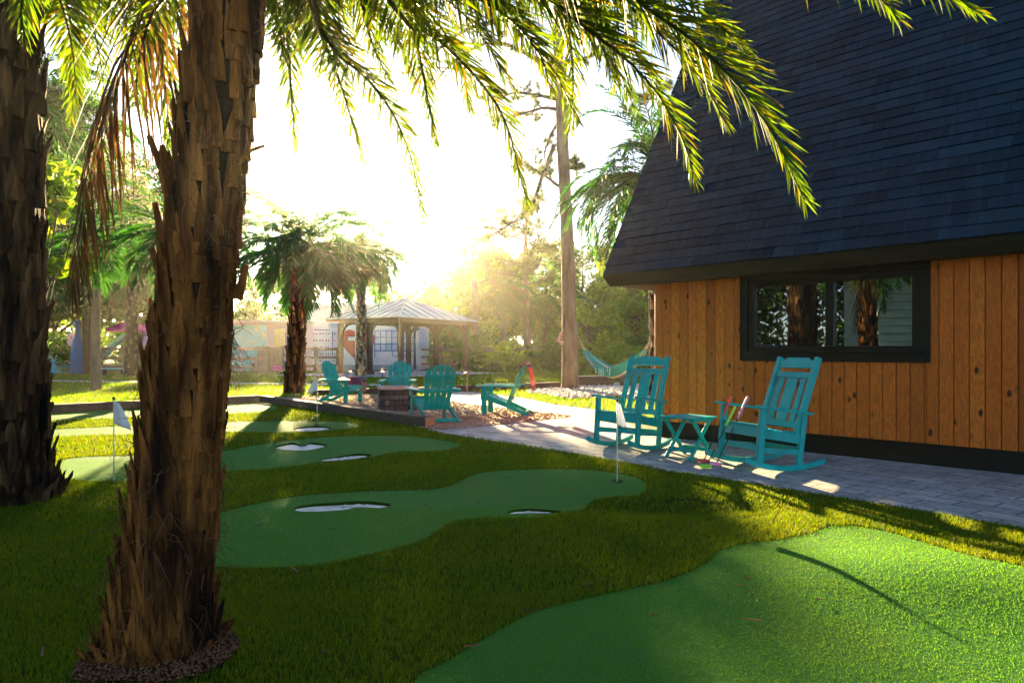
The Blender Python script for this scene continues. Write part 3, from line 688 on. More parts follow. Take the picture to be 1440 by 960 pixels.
# --- palms further off: trunk and crown
def far_palm(name, label, base, height, r0, r1, nf, fl, bootn=90, bark='bark_palm', leaf='far_palm_leaf', lean=(0, 0), nleaf=34, seed=1, el=(-25, 80), sag=(50, 95), group=None, lw=.05, ll=.55, cat='palm tree', bw=.13):
    rg = np.random.default_rng(seed); o = thing(name, label, cat, base, 0, group)
    pts = [(0, 0, -.05), (lean[0]*.25, lean[1]*.25, height*.3), (lean[0]*.6, lean[1]*.6, height*.65), (lean[0], lean[1], height)]
    rr = [r0*1.25, r0, (r0+r1)/2, r1]
    if r0 > 0:
        m = MB(); m.tube([tuple(x) for x in catmull(pts, 12)], [float(np.interp(i/11*3, range(4), rr)) for i in range(12)], 12)
        tk = m.build('trunk', 'bark_core' if bootn else bark, o, smooth=True)
        if bootn:
            m = MB(); boots(m, pts, rr, bootn, bw, .24, 0, 1, (.12, .4), seed, .04); m.build('leaf_base', bark, tk)
    Vs, Qs, Ts, off = [], [], [], 0
    for k in range(nf):
        e = math.degrees(math.asin(rg.uniform(math.sin(R(el[0])), math.sin(R(el[1])))))
        pth = arch((lean[0], lean[1], height+.05), k*2.4+rg.uniform(-.3, .3), R(e), fl*rg.uniform(.8, 1.1)*(.85 if e < 0 else 1), R(rg.uniform(*sag))*(.6 if e < 0 else 1))
        V, Q, T = frond_arrays(pth, nleaf=nleaf, llen=ll*rg.uniform(.85, 1.1), width=lw, droop=.3, t0=.15, rng=rg, npath=9, rach=.022)
        Vs.append(V); Qs.append(Q+off); Ts.append(T+off); off += len(V)
    np_obj('crown', np.concatenate(Vs), [np.concatenate(Qs), np.concatenate(Ts)], leaf, o)
    return o
b = G(413, 554); far_palm('palm_tree', 'stout shaggy palm behind the timber border, its full crown below the sun', b, 4.1, .22, .2, 96, 2.85, 170, lean=(.25, 0), seed=21, nleaf=38, lw=.042, ll=.55, el=(-45, 82), sag=(45, 100))
far_palm('palm_tree', 'palm with a diamond-patterned trunk in front of the heart mural', (-7.6, 34.4, 0), 6.0, .22, .21, 90, 3.1, 150, bark='bark_grey', seed=22, nleaf=32, lw=.055, ll=.65, bw=.16, el=(-45, 82), sag=(55, 105))
far_palm('palm_tree', 'arching palm rising behind the left corner of the cabin', (3.75, 17.6, 0), 5.6, .19, .18, 76, 3.2, 120, bark='bark_grey', seed=23, nleaf=46, lw=.035, ll=.5, el=(-45, 80), sag=(60, 115))
b = G(135, 549.5); far_palm('palm_tree', 'slim smooth-trunked palm on the soil strip left of the closest palm', b, 4.8, .13, .11, 30, 2.5, 0, bark='bark_grey', seed=24, nleaf=34, lw=.04, ll=.5, el=(-40, 70))
far_palm('palm_tree', 'ragged palm in front of the pink umbrella by the rail fence', (-18.6, 33.4, 0), 5.4, .3, .22, 44, 3.2, 90, bark='bark_grey', seed=25, nleaf=34, lw=.05, ll=.6, el=(-45, 70))

# ------------------------------------------------------------------ cabin
th = WALL_ANG
cab = thing('cabin', 'steep-roofed cabin with knotty cedar siding and dark blue-grey shingles beside the patio', 'cabin', (2.01, 9.64, 0), th)
LEN, DEP, ZS, ZT = 9.0, 6.0, .24, 2.17
WX0, WX1, WZ0, WZ1 = 1.31, 3.44, 1.09, 2.19
m = MB(); x = 0.0; pw = .135
while x < LEN:
    a, b = x+.0025, min(x+pw, LEN)-.0025
    def plank(z0, z1, a=a, b=b):
        # v-groove plank: face with two chamfered edges
        prof = [(a, 0.02), (a, .009), (a+.008, 0), (b-.008, 0), (b, .009), (b, .02)]
        vs = [(p, q, z0) for p, q in prof]+[(p, q, z1) for p, q in prof]; n = len(prof)
        m.add(vs, [(i, (i+1) % n, n+(i+1) % n, n+i) for i in range(n)]+[tuple(range(n-1, -1, -1)), tuple(range(n, 2*n))])
    if b <= WX0+.05 or a >= WX1-.05: plank(ZS, ZT)
    elif a < WX0+.05: plank(ZS, ZT, a, WX0+.045); plank(ZS, WZ0+.03, WX0+.048, b)
    elif b > WX1-.05: plank(ZS, WZ0+.03, a, WX1-.048); plank(ZS, ZT, WX1-.045, b)
    else: plank(ZS, WZ0+.03)
    x += pw
wall = m.build('siding', 'cedar', cab)
m = MB(); y = .02
while y < DEP:   # far gable wall
    b2 = min(y+pw, DEP)-.003
    zt = ZT+min(y, DEP-y)*1.65
    m.box((.012, (y+b2)/2, (ZS+zt)/2), (.02, b2-y, zt-ZS)); y += pw
m.build('gable_wall', 'cedar', cab)
m = MB(); m.box((LEN/2+.02, .06, ZS/2-.01), (LEN-.04, .06, ZS+.02)); m.box((.05, DEP/2, ZS/2-.01), (.06, DEP-.1, ZS+.02)); m.build('skirt', 'black_paint', cab)
m = MB(); m.box((LEN/2, DEP/2+.05, 1.3), (LEN-.3, DEP-.4, 2.2)); m.build('inner_shell', 'hole_black', cab)
# roof: courses of separate lapped shingle tabs
OV, AX, ZE = .36, -.64, 2.30
sl = R(60); cs, sn = math.cos(sl), math.sin(sl)
m = MB(); RL = 6.8; row = .155; nrow = int(RL/row); rg = random.Random(2)
for r in range(nrow):
    s0, s1 = r*row, r*row+row*1.12
    x = AX-rg.uniform(0, .3) if r % 2 else AX-rg.uniform(.1, .4)
    while x < LEN+.5:
        w = rg.choice((.20, .26, .33, .4)); a, b = max(x, AX), x+w-.004; x += w
        if b-a < .02: continue
        lift = .020+rg.choice((0, 0, .005)); 
        def pt(xx, s, n): return (xx, -OV+s*cs-n*sn, ZE+s*sn+n*cs)
        sj = rg.uniform(-.004, .004)
        vs = [pt(a, s0+sj, lift), pt(b, s0+sj, lift), pt(b, s1, .006), pt(a, s1, .006), pt(a, s0+sj, 0), pt(b, s0+sj, 0)]
        m.add(vs, [(0, 1, 2, 3), (4, 5, 1, 0), (4, 0, 3), (5, 2, 1)])
m.build('roof_shingles', 'shingle', cab)
m = MB()
def rp(xx, s, n): return (xx, -OV+s*cs-n*sn, ZE+s*sn+n*cs)
m.add([rp(AX, -.0, -.006), rp(LEN+.5, 0, -.006), rp(LEN+.5, RL, -.006), rp(AX, RL, -.006), rp(AX, 0, -.1), rp(LEN+.5, 0, -.1), rp(LEN+.5, RL, -.1), rp(AX, RL, -.1)],
      [(0, 1, 2, 3), (7, 6, 5, 4), (0, 4, 5, 1), (1, 5, 6, 2), (2, 6, 7, 3), (3, 7, 4, 0)])
yr = -OV+RL*cs; zr = ZE+RL*sn; ye = 2*yr+OV
m.add([(AX, yr, zr), (LEN+.5, yr, zr), (LEN+.5, ye, ZE), (AX, ye, ZE), (AX, yr, zr-.1), (LEN+.5, yr, zr-.1), (LEN+.5, ye-.1, ZE-.05), (AX, ye-.1, ZE-.05)],
      [(0, 1, 2, 3), (7, 6, 5, 4), (2, 1, 5, 6), (0, 3, 7, 4), (3, 2, 6, 7)])
m.build('roof_deck', 'fascia', cab)
m = MB()
# eave: sloped fascia board, soffit, gable fascia
m.add([(AX, -OV+.0, ZE-.012), (LEN+.5, -OV, ZE-.012), (LEN+.5, -OV+.10, ZE-.155), (AX+.06, -OV+.10, ZE-.155), (AX, -OV+.06, ZE-.012), (LEN+.5, -OV+.06, ZE-.012), (LEN+.5, -OV+.13, ZE-.15), (AX+.06, -OV+.13, ZE-.15)],
      [(0, 3, 2, 1), (4, 5, 6, 7), (0, 4, 7, 3), (3, 7, 6, 2), (0, 1, 5, 4)])
m.build('fascia', 'fascia', cab)
m = MB(); m.box((LEN/2-.04, -OV/2+.07, ZE-.142), (LEN+.92, OV-.19, .016)); m.box((AX/2+.02, .35, ZE-.142), (-AX-.12, .7, .016)); m.box((AX/2+.005, .9, ZE-.03), (-AX-.02, .03, .22)); m.build('soffit', 'fascia', cab)
# window
win = MB()
fw = .10
def ring(mb, x0, x1, z0, z1, w, y0, y1):
    yc, d = (y0+y1)/2, abs(y1-y0)
    mb.box(((x0+x1)/2, yc, z0+w/2), (x1-x0, d, w)); mb.box(((x0+x1)/2, yc, z1-w/2), (x1-x0, d, w))
    mb.box((x0+w/2, yc, (z0+z1)/2), (w, d, z1-z0-2*w)); mb.box((x1-w/2, yc, (z0+z1)/2), (w, d, z1-z0-2*w))
ring(win, WX0, WX1, WZ0, WZ1, fw, -.035, .03)
window = win.build('window', 'black_paint', cab, .004)
m = MB(); ring(m, WX0+fw+.003, WX1-fw-.003, WZ0+fw+.003, WZ1-fw-.003, .075, .0, .055); xm = WX0+fw+1.0
m.box((xm, .02, (WZ0+WZ1)/2), (.09, .07, WZ1-WZ0-2*fw-.16)); m.build('frame', 'black_paint', window, .004)
for xa, xb in ((WX0+fw+.08, xm-.046), (xm+.046, WX1-fw-.08)):
    m = MB(); m.box(((xa+xb)/2, .045, (WZ0+WZ1)/2), (xb-xa+.02, .006, WZ1-WZ0-2*fw-.15)); m.build('pane', 'window_glass', window)
m = MB(); m.box(((WX0+WX1)/2, -.045, WZ0+fw+.012), (WX1-WX0-.14, .05, .02)); m.build('sill', 'black_paint', window, .003)

# ------------------------------------------------------------------ furniture
def rocker(label, loc, rz):
    t = thing('rocking_chair', label, 'rocking chair', (loc[0], loc[1], loc[2]+.008), rz, 'teal rocking chairs on the patio'); t.rotation_euler = (0, R(-5), rz)   # rocked back a little
    tl = 'teal'
    for s in (-1, 1):
        y = s*.29
        m = MB(); top, bot = [], []
        for i in range(13):
            x = -.56+i*.085; z = .0+.30*(x+.02)**2
            bot.append((x, z)); top.append((x, z+.055))
        m.slab(bot+top[::-1], (0, y, 0), (1, 0, 0), (0, 0, 1), .045); m.build('rocker', tl, t, .005)
        m = MB(); m.bar((.27, y, .055), (.265, y, .60), .045, .065, (1, 0, 0)); m.build('front_leg', tl, t, .005)
        m = MB(); m.bar((-.23, y, .055), (-.26, y, .585), .045, .06, (1, 0, 0)); m.build('rear_leg', tl, t, .005)
        m = MB(); m.slab([(-.36, -.035), (-.34, .035), (.2, .045), (.33, .05), (.36, .03), (.36, -.03), (.33, -.05), (.2, -.045)], (0, s*.305, .605), (1, 0, .05), (0, 1, 0), .026); m.build('arm', tl, t, .005)
        m = MB(); m.bar((-.18, s*.262, .30), (-.43, s*.262, 1.165), .05, .06, (1, 0, .3)); m.build('back_post', tl, t, .006)
        m = MB(); m.bar((.24, y, .36), (-.22, y, .32), .025, .09); m.build('side_rail', tl, t, .003)
        m = MB(); m.bar((.24, y, .20), (-.22, y, .19), .022, .05); m.build('stretcher', tl, t, .003)
    m = MB(); m.box((.27, 0, .37), (.03, .535, .10)); m.build('front_rail', tl, t, .004)
    m = MB(); m.box((.275, 0, .215), (.024, .535, .055)); m.build('stretcher', tl, t, .004)
    m = MB(); m.box((-.235, 0, .215), (.024, .535, .055)); m.build('stretcher', tl, t, .004)
    m = MB()
    for i in range(7):
        f = i/6; m.box((.265-f*.43, 0, .432-f*.05-.02*math.sin(math.pi*f)), (.062, .53, .02), Matrix.Rotation(.1, 3, 'Y'))
    m.build('seat', tl, t, .004)
    a = Vector((-.18, 0, .30)); b = Vector((-.43, 0, 1.165)); d = (b-a).normalized(); ln = (b-a).length
    def bk(poly, nm, th=.025):
        m = MB(); m.slab(poly, a, (0, 1, 0), d, th); m.build(nm, tl, t, .004)
    w = .236
    bk([(-w, .78), (w, .78), (w, .868), (w-.05, .868), (w-.09, .895), (-w+.09, .895), (-w+.05, .868), (-w, .868)], 'headrest', .028)
    bk([(-w, .67), (w, .67), (w, .735), (-w, .735)], 'back_rail', .028)
    bk([(-w, .13), (w, .13), (w, .195), (-w, .195)], 'back_rail', .028)
    bk([(-.072, .197), (.072, .197), (.072, .668), (-.072, .668)], 'back_slat', .018)
    for s in (-1, 1): bk([(s*.155-.036, .197), (s*.155+.036, .197), (s*.155+.036, .668), (s*.155-.036, .668)], 'back_slat', .018)
    return t
rocker('teal rocking chair with three golf putters leaning on its arm, below the cabin window', (2.56, 7.06, .012), face_angle(-.93, -.37))
rocker('teal rocking chair next to the cabin corner with the hammock showing through it', (1.43, 8.42, .012), face_angle(-.66, -.75))

def adirondack(label, loc, rz):
    t = thing('adirondack_chair', label, 'adirondack chair', loc, rz, 'adirondack chairs around the fire pit')
    tl = 'teal_adirondack'
    for s in (-1, 1):
        m = MB(); m.slab([(.40, .30), (.42, .37), (.36, .40), (-.02, .245), (-.50, .03), (-.52, 0), (-.40, 0), (-.05, .15)], (0, s*.265, 0), (1, 0, 0), (0, 0, 1), .028); m.build('rear_leg', tl, t, .004)
        m = MB(); m.box((.35, s*.30, .265), (.10, .03, .53)); m.build('front_leg', tl, t, .004)
        m = MB(); m.slab([(.47, -.045), (.49, 0), (.47, .055), (.40, .075), (-.1, .06), (-.33, .03), (-.34, -.035), (.40, -.06)], (0, s*.335, .545), (1, 0, .0), (0, s, 0), .026); m.build('arm', tl, t, .004)
        m = MB(); m.slab([(.29, .53), (.41, .53), (.36, .40), (.34, .40)], (0, s*.325, 0), (1, 0, 0), (0, 0, 1), .02); m.build('arm_bracket', tl, t, .003)
    m = MB()
    for i in range(6):
        f = i/5; m.box((.37-f*.42, 0, .395-f*.17), (.075, .56, .02), Matrix.Rotation(-.40 if i else .3, 3, 'Y') @ Matrix.Identity(3))
    m.build('seat', tl, t, .003)
    m = MB(); m.box((.415, 0, .335), (.022, .56, .10)); m.build('seat_front', tl, t, .003)
    a = Vector((-.06, 0, .20)); b = Vector((-.40, 0, .97)); d = (b-a).normalized()
    hh = (b-a).length
    for k in range(5):
        c0, c1 = (k-2)*.094, (k-2)*.112; w0, w1 = .0375, .0455
        def top(y): return hh-.16*(abs(y)/.28)**2.2
        poly = [(c0-w0, 0), (c0+w0, 0)]+[(c1+w1*(1-2*j/4), top(c1+w1*(1-2*j/4))) for j in range(5)]
        m = MB(); m.slab(poly, a, (0, 1, 0), d, .022); m.build('back_slat', tl, t, .003)
    for z, w in ((.10, .46), (.37, .72), (.64, .50)):
        p = a+d*z; m = MB(); m.slab([(-w/2, -.035), (w/2, -.035), (w/2, .035), (-w/2, .035)], p+Vector((-.026, 0, -.01)), (0, 1, 0), d, .026); m.build('back_rail', tl, t, .003)
    m = MB(); m.box((-.44, 0, .05), (.022, .50, .06)); m.build('stretcher', tl, t, .003)
    return t
adirondack('green teal adirondack chair seen from behind at the end of the timber border', (-1.33, 11.75, .02), face_angle(-.42, .9))
adirondack('teal adirondack chair in profile facing right with a folded wine blanket on its arm', (-4.05, 16.1, .02), face_angle(.93, -.35))
adirondack('teal adirondack chair behind the stone fire pit facing the camera', (-2.58, 15.5, .02), face_angle(.05, -1))
adirondack('green adirondack chair in profile with a red striped blanket over its back', (-.13, 13.1, .02), face_angle(-.985, .17))

def cloth(name, label, cat, prof, half, origin, rz, material, fold=.012, th=.008):
    """profile (x,z) swept across y, hanging freely with small folds"""
    pr = catmull([(a, 0, b) for a, b in prof], 26); ny = 12; V = []; UV = []
    for j in range(ny):
        y = -half+2*half*j/(ny-1)
        for i, p in enumerate(pr):
            f = i/25; V.append((p[0]+fold*math.sin(j*1.7+f*2)*abs(f-.5)*2, y+fold*.5*math.sin(f*7+j), p[2]-.015*math.sin(j*1.1)*(f > .9))); UV.append((j/(ny-1), f))
    fs = [(j*26+i, j*26+i+1, (j+1)*26+i+1, (j+1)*26+i) for j in range(ny-1) for i in range(25)]
    o = np_obj(name, np.array(V), [np.array(fs)], material, smooth=True, uv=UV)
    o.location = origin; o.rotation_euler = (0, 0, rz)
    md = o.modifiers.new('solid', 'SOLIDIFY'); md.thickness = th; md.offset = 1
    return tag(o, label, cat)
cloth('striped_blanket', 'red striped woven blanket hung over the back of the profile chair', 'blanket', [(-.36, .90), (-.385, .985), (-.42, .995), (-.47, .93), (-.515, .78), (-.545, .62), (-.56, .46)], .23, (-.13, 13.1, .02), face_angle(-.985, .17), 'blanket_stripe')
cloth('folded_blanket', 'wine red blanket draped over the arm of the left fireside chair', 'blanket', [(-.10, .27), (-.10, .42), (-.095, .57), (-.06, .585), (.06, .585), (.095, .57), (.10, .45), (.10, .25)], .21, (-3.72, 16.33, .02), face_angle(.93, -.35)+R(90), 'blanket_wine', .008)

# side table
st = thing('side_table', 'small teal folding table with crossed legs between the rocking chairs', 'side table', (1.99, 7.70, .012), face_angle(-.80, -.6))
m = MB()
for i in range(5): m.box((-.18+i*.09, 0, .462), (.082, .46, .018))
m.build('table_top', 'teal', st, .003)
for s in (-1, 1):
    m = MB(); m.box((0, s*.17, .438), (.42, .03, .03)); m.build('top_rail', 'teal', st, .003)
    m = MB(); m.bar((-.19, s*.195, 0), (.17, s*.195, .44), .022, .045, (1, 0, 0)); m.build('leg', 'teal', st, .003)
    m = MB(); m.bar((.19, s*.165, 0), (-.17, s*.165, .44), .022, .045, (1, 0, 0)); m.build('leg', 'teal', st, .003)
m = MB(); m.box((-.12, 0, .10), (.022, .33, .045)); m.build('stretcher', 'teal', st, .003)
m = MB(); m.box((.12, 0, .10), (.022, .33, .045)); m.build('stretcher', 'teal', st, .003)

# putters
def putter(label, foot, top, grip, name='golf_putter'):
    foot, top = Vector(foot), Vector(top); o = thing(name, label, 'golf putter', foot, 0, 'putters leaning on the rocking chair')
    d = (top-foot); g = d*.68
    m = MB(); m.tube([d*.03, g*1.01], .006, 8); m.build('shaft', 'putter_shaft', o)
    m = MB(); m.tube([g, g+(d-g)*.06, d*.985, d], [.009, .0125, .014, .009], 10); m.build('grip', grip, o, smooth=True)
    m = MB(); m.slab([(-.055, -.016), (.05, -.016), (.065, 0), (.05, .016), (-.02, .03), (-.055, .016)], (0, 0, .02), (.9, -.4, 0), (.4, .9, 0), .036); m.build('head', grip, o, .006)
    m = MB(); m.tube([d*.0+Vector((0, 0, .03)), d*.06], .010, 8); m.build('hosel', grip, o)
putter('red-gripped putter, leftmost of the three leaning on the rocking chair', G(989, 650, .014), P(1028, 557, 7.18), 'grip_red')
putter('lime green putter leaning between the red and pink ones', G(992, 658, .014), P(1034, 571, 7.11), 'grip_green')
putter('pink-gripped putter, rightmost of the three leaning on the rocking chair', G(1006, 655, .014), P(1052, 557, 7.02), 'grip_pink')

# golf flags with cups
def flag(label, x, y, hh, az, wid, drop):
    z = H(x, y)+.014; o = thing('golf_flag', label, 'golf flag', (x, y, z), 0, 'golf flags on the putting greens')
    m = MB(); m.tube([(0, 0, -.01), (0, 0, hh)], .0055, 8); m.build('pole', 'pole_white', o, smooth=True)
    m = MB(); m.lathe([(.004, 0), (.011, .004), (.012, .02), (.006, .03)], (0, 0, hh-.004), 10); m.build('knob', 'hole_black', o, smooth=True)
    m = MB(); m.lathe([(.052, .0), (.052, .006), (.048, .006), (.046, -.0)], (0, 0, 0), 20); m.build('cup', 'hole_black', o)
    V = []; nu, nv = 9, 9
    for j in range(nv):
        v = j/(nv-1)
        for i in range(nu):
            u = i/(nu-1); w = wid*(.25+.75*v)*u
            zz = hh-.012-(.20+drop*u)*v*(1)-drop*.25*u*(1-v)
            wob = .022*math.sin(u*6.5+v*2.5)*u
            V.append((math.cos(az)*w-math.sin(az)*wob+.006*math.cos(az), math.sin(az)*w+math.cos(az)*wob, zz))
    fs = [(j*nu+i, j*nu+i+1, (j+1)*nu+i+1, (j+1)*nu+i) for j in range(nv-1) for i in range(nu-1)]
    c = np_obj('flag', np.array(V), [np.array(fs)], 'flag_cloth', o, smooth=True)
    md = c.modifiers.new('solid', 'SOLIDIFY'); md.thickness = .0015
p = G(868, 679); flag('white golf flag hanging in front of the rocking chair by the cabin corner', p.x, p.y, .73, R(-10), .085, .03)
p = G(160, 681); flag('white golf flag at the left between the two thick palm trunks', p.x, p.y, .75, R(-5), .16, .07)
p = G(446, 598); flag('white golf flag in front of the teal chair facing right', p.x, p.y, .77, R(178), .17, .07)

# fire pit
fp = thing('fire_pit', 'square fire pit of dark stacked stone blocks with a pale cap', 'fire pit', (-2.36, 14.05, .02), R(14))
m = MB()
for s, c in ((.36, 0), ):
    ring_w = .10
    for z in range(4):
        zc = .055+z*.106
        for k in range(4):
            a = R(90*k); 
            for j in range(3):
                off = (-.31+.21*j+(.10 if z % 2 else 0)); 
                wv = .20
                cx, cy = .36, off
                m.box((cx*math.cos(a)-cy*math.sin(a), cx*math.sin(a)+cy*math.cos(a), zc), (ring_w, wv, .10), Matrix.Rotation(a, 3, 'Z'))
m.build('block_wall', 'pit_block', fp, .006)
m = MB()
for k in range(4):
    a = R(90*k); m.box((.36*math.cos(a)+.05*math.sin(a), .36*math.sin(a)-.05*math.cos(a), .452), (.14, .72, .045), Matrix.Rotation(a, 3, 'Z'))
m.build('cap', 'stone_cap', fp, .006)
m = MB(); m.box((0, 0, .16), (.6, .6, .3)); m.build('ash_bed', 'hole_black', fp); fp.scale = (.9, .9, 1)

# timbers
def timber(label, a, b, w=.16, h=.15, z=0, endmat=False, group='landscape timbers'):
    a, b = Vector(a), Vector(b); c = (a+b)/2
    o = thing('landscape_timber', label, 'timber', (c.x, c.y, z), 0, group)
    m = MB(); d = Vector((b.x-c.x, b.y-c.y, h/2)); m.bar(Vector((a.x-c.x, a.y-c.y, h/2)), d, w, h); m.build('beam', 'timber', o, .008)
    if endmat:
        n = (a-b).normalized(); m = MB(); p = Vector((a.x-c.x, a.y-c.y, h/2)); m.bar(p, p+Vector((n.x, n.y, 0))*.006, w*.97, h*.96); m.build('cut_end', 'timber_end', o)
e0 = Vector((-1.30, 10.85)); e1 = Vector((-5.95, 16.35)); mid = e0.lerp(e1, .44)
timber('dark landscape timber with a pale cut end bordering the gravel beside the turf', e0, mid-(mid-e0)*.003, .19, .17, 0, True)
timber('landscape timber behind the mid golf flag, continuing the gravel border', mid+(e1-mid)*.003, e1, .19, .165)
timber('long timber edging the turf behind the left golf flag', (-6.05, 16.4), (-9.6, 12.95), .18, .17)
timber('far-left timber edging the turf beyond the left palm', (-9.65, 12.9), (-13.5, 12.0), .18, .16)
timber('loose plank lying on the lawn beyond the left timber edging', (-6.6, 17.4), (-10.6, 14.6), .12, .07)
timber('short timber behind the chair with the wine blanket', (-3.2, 20.0), (-5.6, 18.9), .16, .16)
timber('timber behind the fire pit at the gravel edge', (-3.15, 20.0), (-2.2, 19.9), .16, .17)
timber('timber between the fire pit and the pine beside the path light', (-2.15, 20.6), (.4, 21.6), .16, .18)
timber('timber edging that meets the pine trunk', (.45, 21.7), (1.55, 22.4), .18, .22)
timber('heavy timber block bench right of the pine trunk', (1.95, 23.3), (3.5, 23.9), .34, .38)
m = MB(); m.lathe([(.26, 0), (.30, .2), (.29, .4), (.25, .45), (.22, .45)], (0, 0, 0), 14); bo = m.build('tree_stump', 'timber', smooth=True); bo.location = (3.95, 23.2, .0); tag(bo, 'dark cut stump beside the timber bench under the hammock', 'stump')

# path lights
def path_light(label, p, h=.42, copper='copper', lit=False):
    o = thing('path_light', label, 'path light', p, 0, 'garden path lights')
    m = MB(); m.tube([(0, 0, 0), (0, 0, h)], .014, 8); m.build('stem', copper, o)
    m = MB(); m.lathe([(.10, h-.01), (.085, h+.03), (.045, h+.055), (.01, h+.065)], (0, 0, 0), 14); m.build('cap', copper, o, smooth=True)
    m = MB(); m.lathe([(.03, h-.035), (.035, h-.02), (.03, h-.008)], (0, 0, 0), 10); m.build('lamp', 'lamp_glow' if lit else 'stone_cap', o)
path_light('copper mushroom path light between the two green fireside chairs', (-1.32, 20.1, 0), .56)
path_light('lit path light left of the chair behind the fire pit', (-4.1, 21.6, 0), .62, 'dark_metal', True)
path_light('lit path light above the wine blanket near the diamond-patterned palm', (-6.15, 26.0, 0), .5, 'dark_metal', True)
path_light('small path light on the far lawn beyond the red striped blanket', (.42, 29.5, 0), .55, 'dark_metal')

# hammock between pine and the palm behind the cabin
A = Vector((2.1, 21.55, 1.72)); B = Vector((3.72, 17.8, 1.75))
hm = thing('hammock', 'teal striped cloth hammock slung from the pine trunk', 'hammock', (A+B)/2)
ctr = (A+B)/2; dd = (B-A); hx = Vector((dd.x, dd.y, 0)).normalized(); hy = Vector((-hx.y, hx.x, 0))
V = []; UV = []; nu, nv = 30, 13
for i in range(nu):
    u = i/(nu-1)*.80+.10; c = A+dd*u-Vector((0, 0, 1.15*4*u*(1-u)*1.12)); w = .10+.62*math.sin(math.pi*(u-.1)/.8)**.7
    for j in range(nv):
        v = j/(nv-1)*2-1; lift = .30*abs(v)**1.8*math.sin(math.pi*(u-.1)/.8)
        q = c+hy*v*w*.5+Vector((0, 0, lift+.01*math.sin(j*2.1+i*.4)))-ctr; V.append(tuple(q)); UV.append((j/(nv-1), i/(nu-1)))
fs = [(i*nv+j, i*nv+j+1, (i+1)*nv+j+1, (i+1)*nv+j) for i in range(nu-1) for j in range(nv-1)]
o = np_obj('cloth', np.array(V), [np.array(fs)], 'hammock_stripe', hm, smooth=True, uv=UV); o.modifiers.new('s', 'SOLIDIFY').thickness = .006
for end, u0 in ((A, .0), (B, 1.)):
    m = MB(); ue = .10 if u0 == 0 else .90
    for j in range(7):
        v = j/6*2-1; c = A+dd*ue-Vector((0, 0, 1.15*4*ue*(1-ue)*1.12))+hy*v*.05
        m.tube([end-ctr, (end+c)/2-ctr-Vector((0, 0, .03)), c-ctr], .006, 5)
    m.build('cord', 'rope', hm)
m = MB(); rg = random.Random(5)
for k in range(16):
    i = rg.randrange(11, 19); q = Vector(V[i*nv]); m.bar(q, q+Vector((rg.uniform(-.02, .02), rg.uniform(-.02, .02), -rg.uniform(.1, .26))), .03, .004)
m.build('fringe', 'pastel_turquoise', hm)

# ------------------------------------------------------------------ pines
def needles(centers, dirs, per, ln, w, rg):
    n = len(centers); c = np.repeat(centers, per, 0); d0 = np.repeat(dirs, per, 0)
    d = d0*.7+rg.normal(0, .75, c.shape); d /= np.linalg.norm(d, axis=1)[:, None]
    l = ln*rg.uniform(.6, 1.15, len(c)); wv = np.cross(d, rg.normal(0, 1, c.shape)); wv /= np.linalg.norm(wv, axis=1)[:, None]
    V = np.stack([c-wv*w, c+wv*w, c+d*l[:, None]], 1).reshape(-1, 3); b = np.arange(len(c))*3
    return V, np.stack([b, b+1, b+2], 1)
def pine(label, base, path, rad, branches, seed, nl=.22, nw=.006, per=26, group=None, tw=1.0, cat='pine tree'):
    """branches: list of polylines relative to base"""
    rg = np.random.default_rng(seed); o = thing('pine_tree', label, cat, base, 0, group)
    m = MB(); m.tube([tuple(x) for x in catmull(path, 24)], [float(np.interp(i/23*(len(rad)-1), range(len(rad)), rad)) for i in range(24)], 16)
    tk = m.build('trunk', 'bark_pine', o, smooth=True)
    m = MB(); C, D = [], []
    for bp in branches:
        q = catmull(bp, 12); L_ = np.linalg.norm(q[-1]-q[0]); r = .035*L_**.5+.012
        m.tube([tuple(x) for x in q], [r*(1-.75*i/11) for i in range(12)], 6)
        for i in range(3, 12):
            for s in range(2 if i < 11 else 3):
                a = q[i]; d = (q[i]-q[i-1]); d /= np.linalg.norm(d); e = d*.6+rg.normal(0, .7, 3)*np.array((1, 1, .6)); e /= np.linalg.norm(e)
                l = rg.uniform(.25, .8)*tw*(.5+.1*L_); b2 = a+e*l*.5+np.array((0, 0, -.03)); c2 = a+e*l+np.array((0, 0, .06*l))
                m.tube([tuple(a), tuple(b2), tuple(c2)], [r*.3, r*.2, .006], 4)
                for f in (.55, .8, 1.): C.append(a+(c2-a)*f); D.append(e)
    m.build('branch', 'branch', o)
    V, T = needles(np.array(C), np.array(D), per, nl, nw, rg)
    np_obj('needles', V, [T], 'pine_needle', o)
    return o
b = G(802, 548.5); bx, by = b.x, b.y
def pb_(px, py, dy=0): q = P(px, py, by+dy); return (q.x-bx, q.y-by, q.z)
path = [pb_(803, 549), pb_(800, 430), pb_(797, 320), pb_(791, 200), pb_(788, 130), pb_(783, 20), (-.3, 0, 14.2)]; path[0] = (0, 0, -.05)
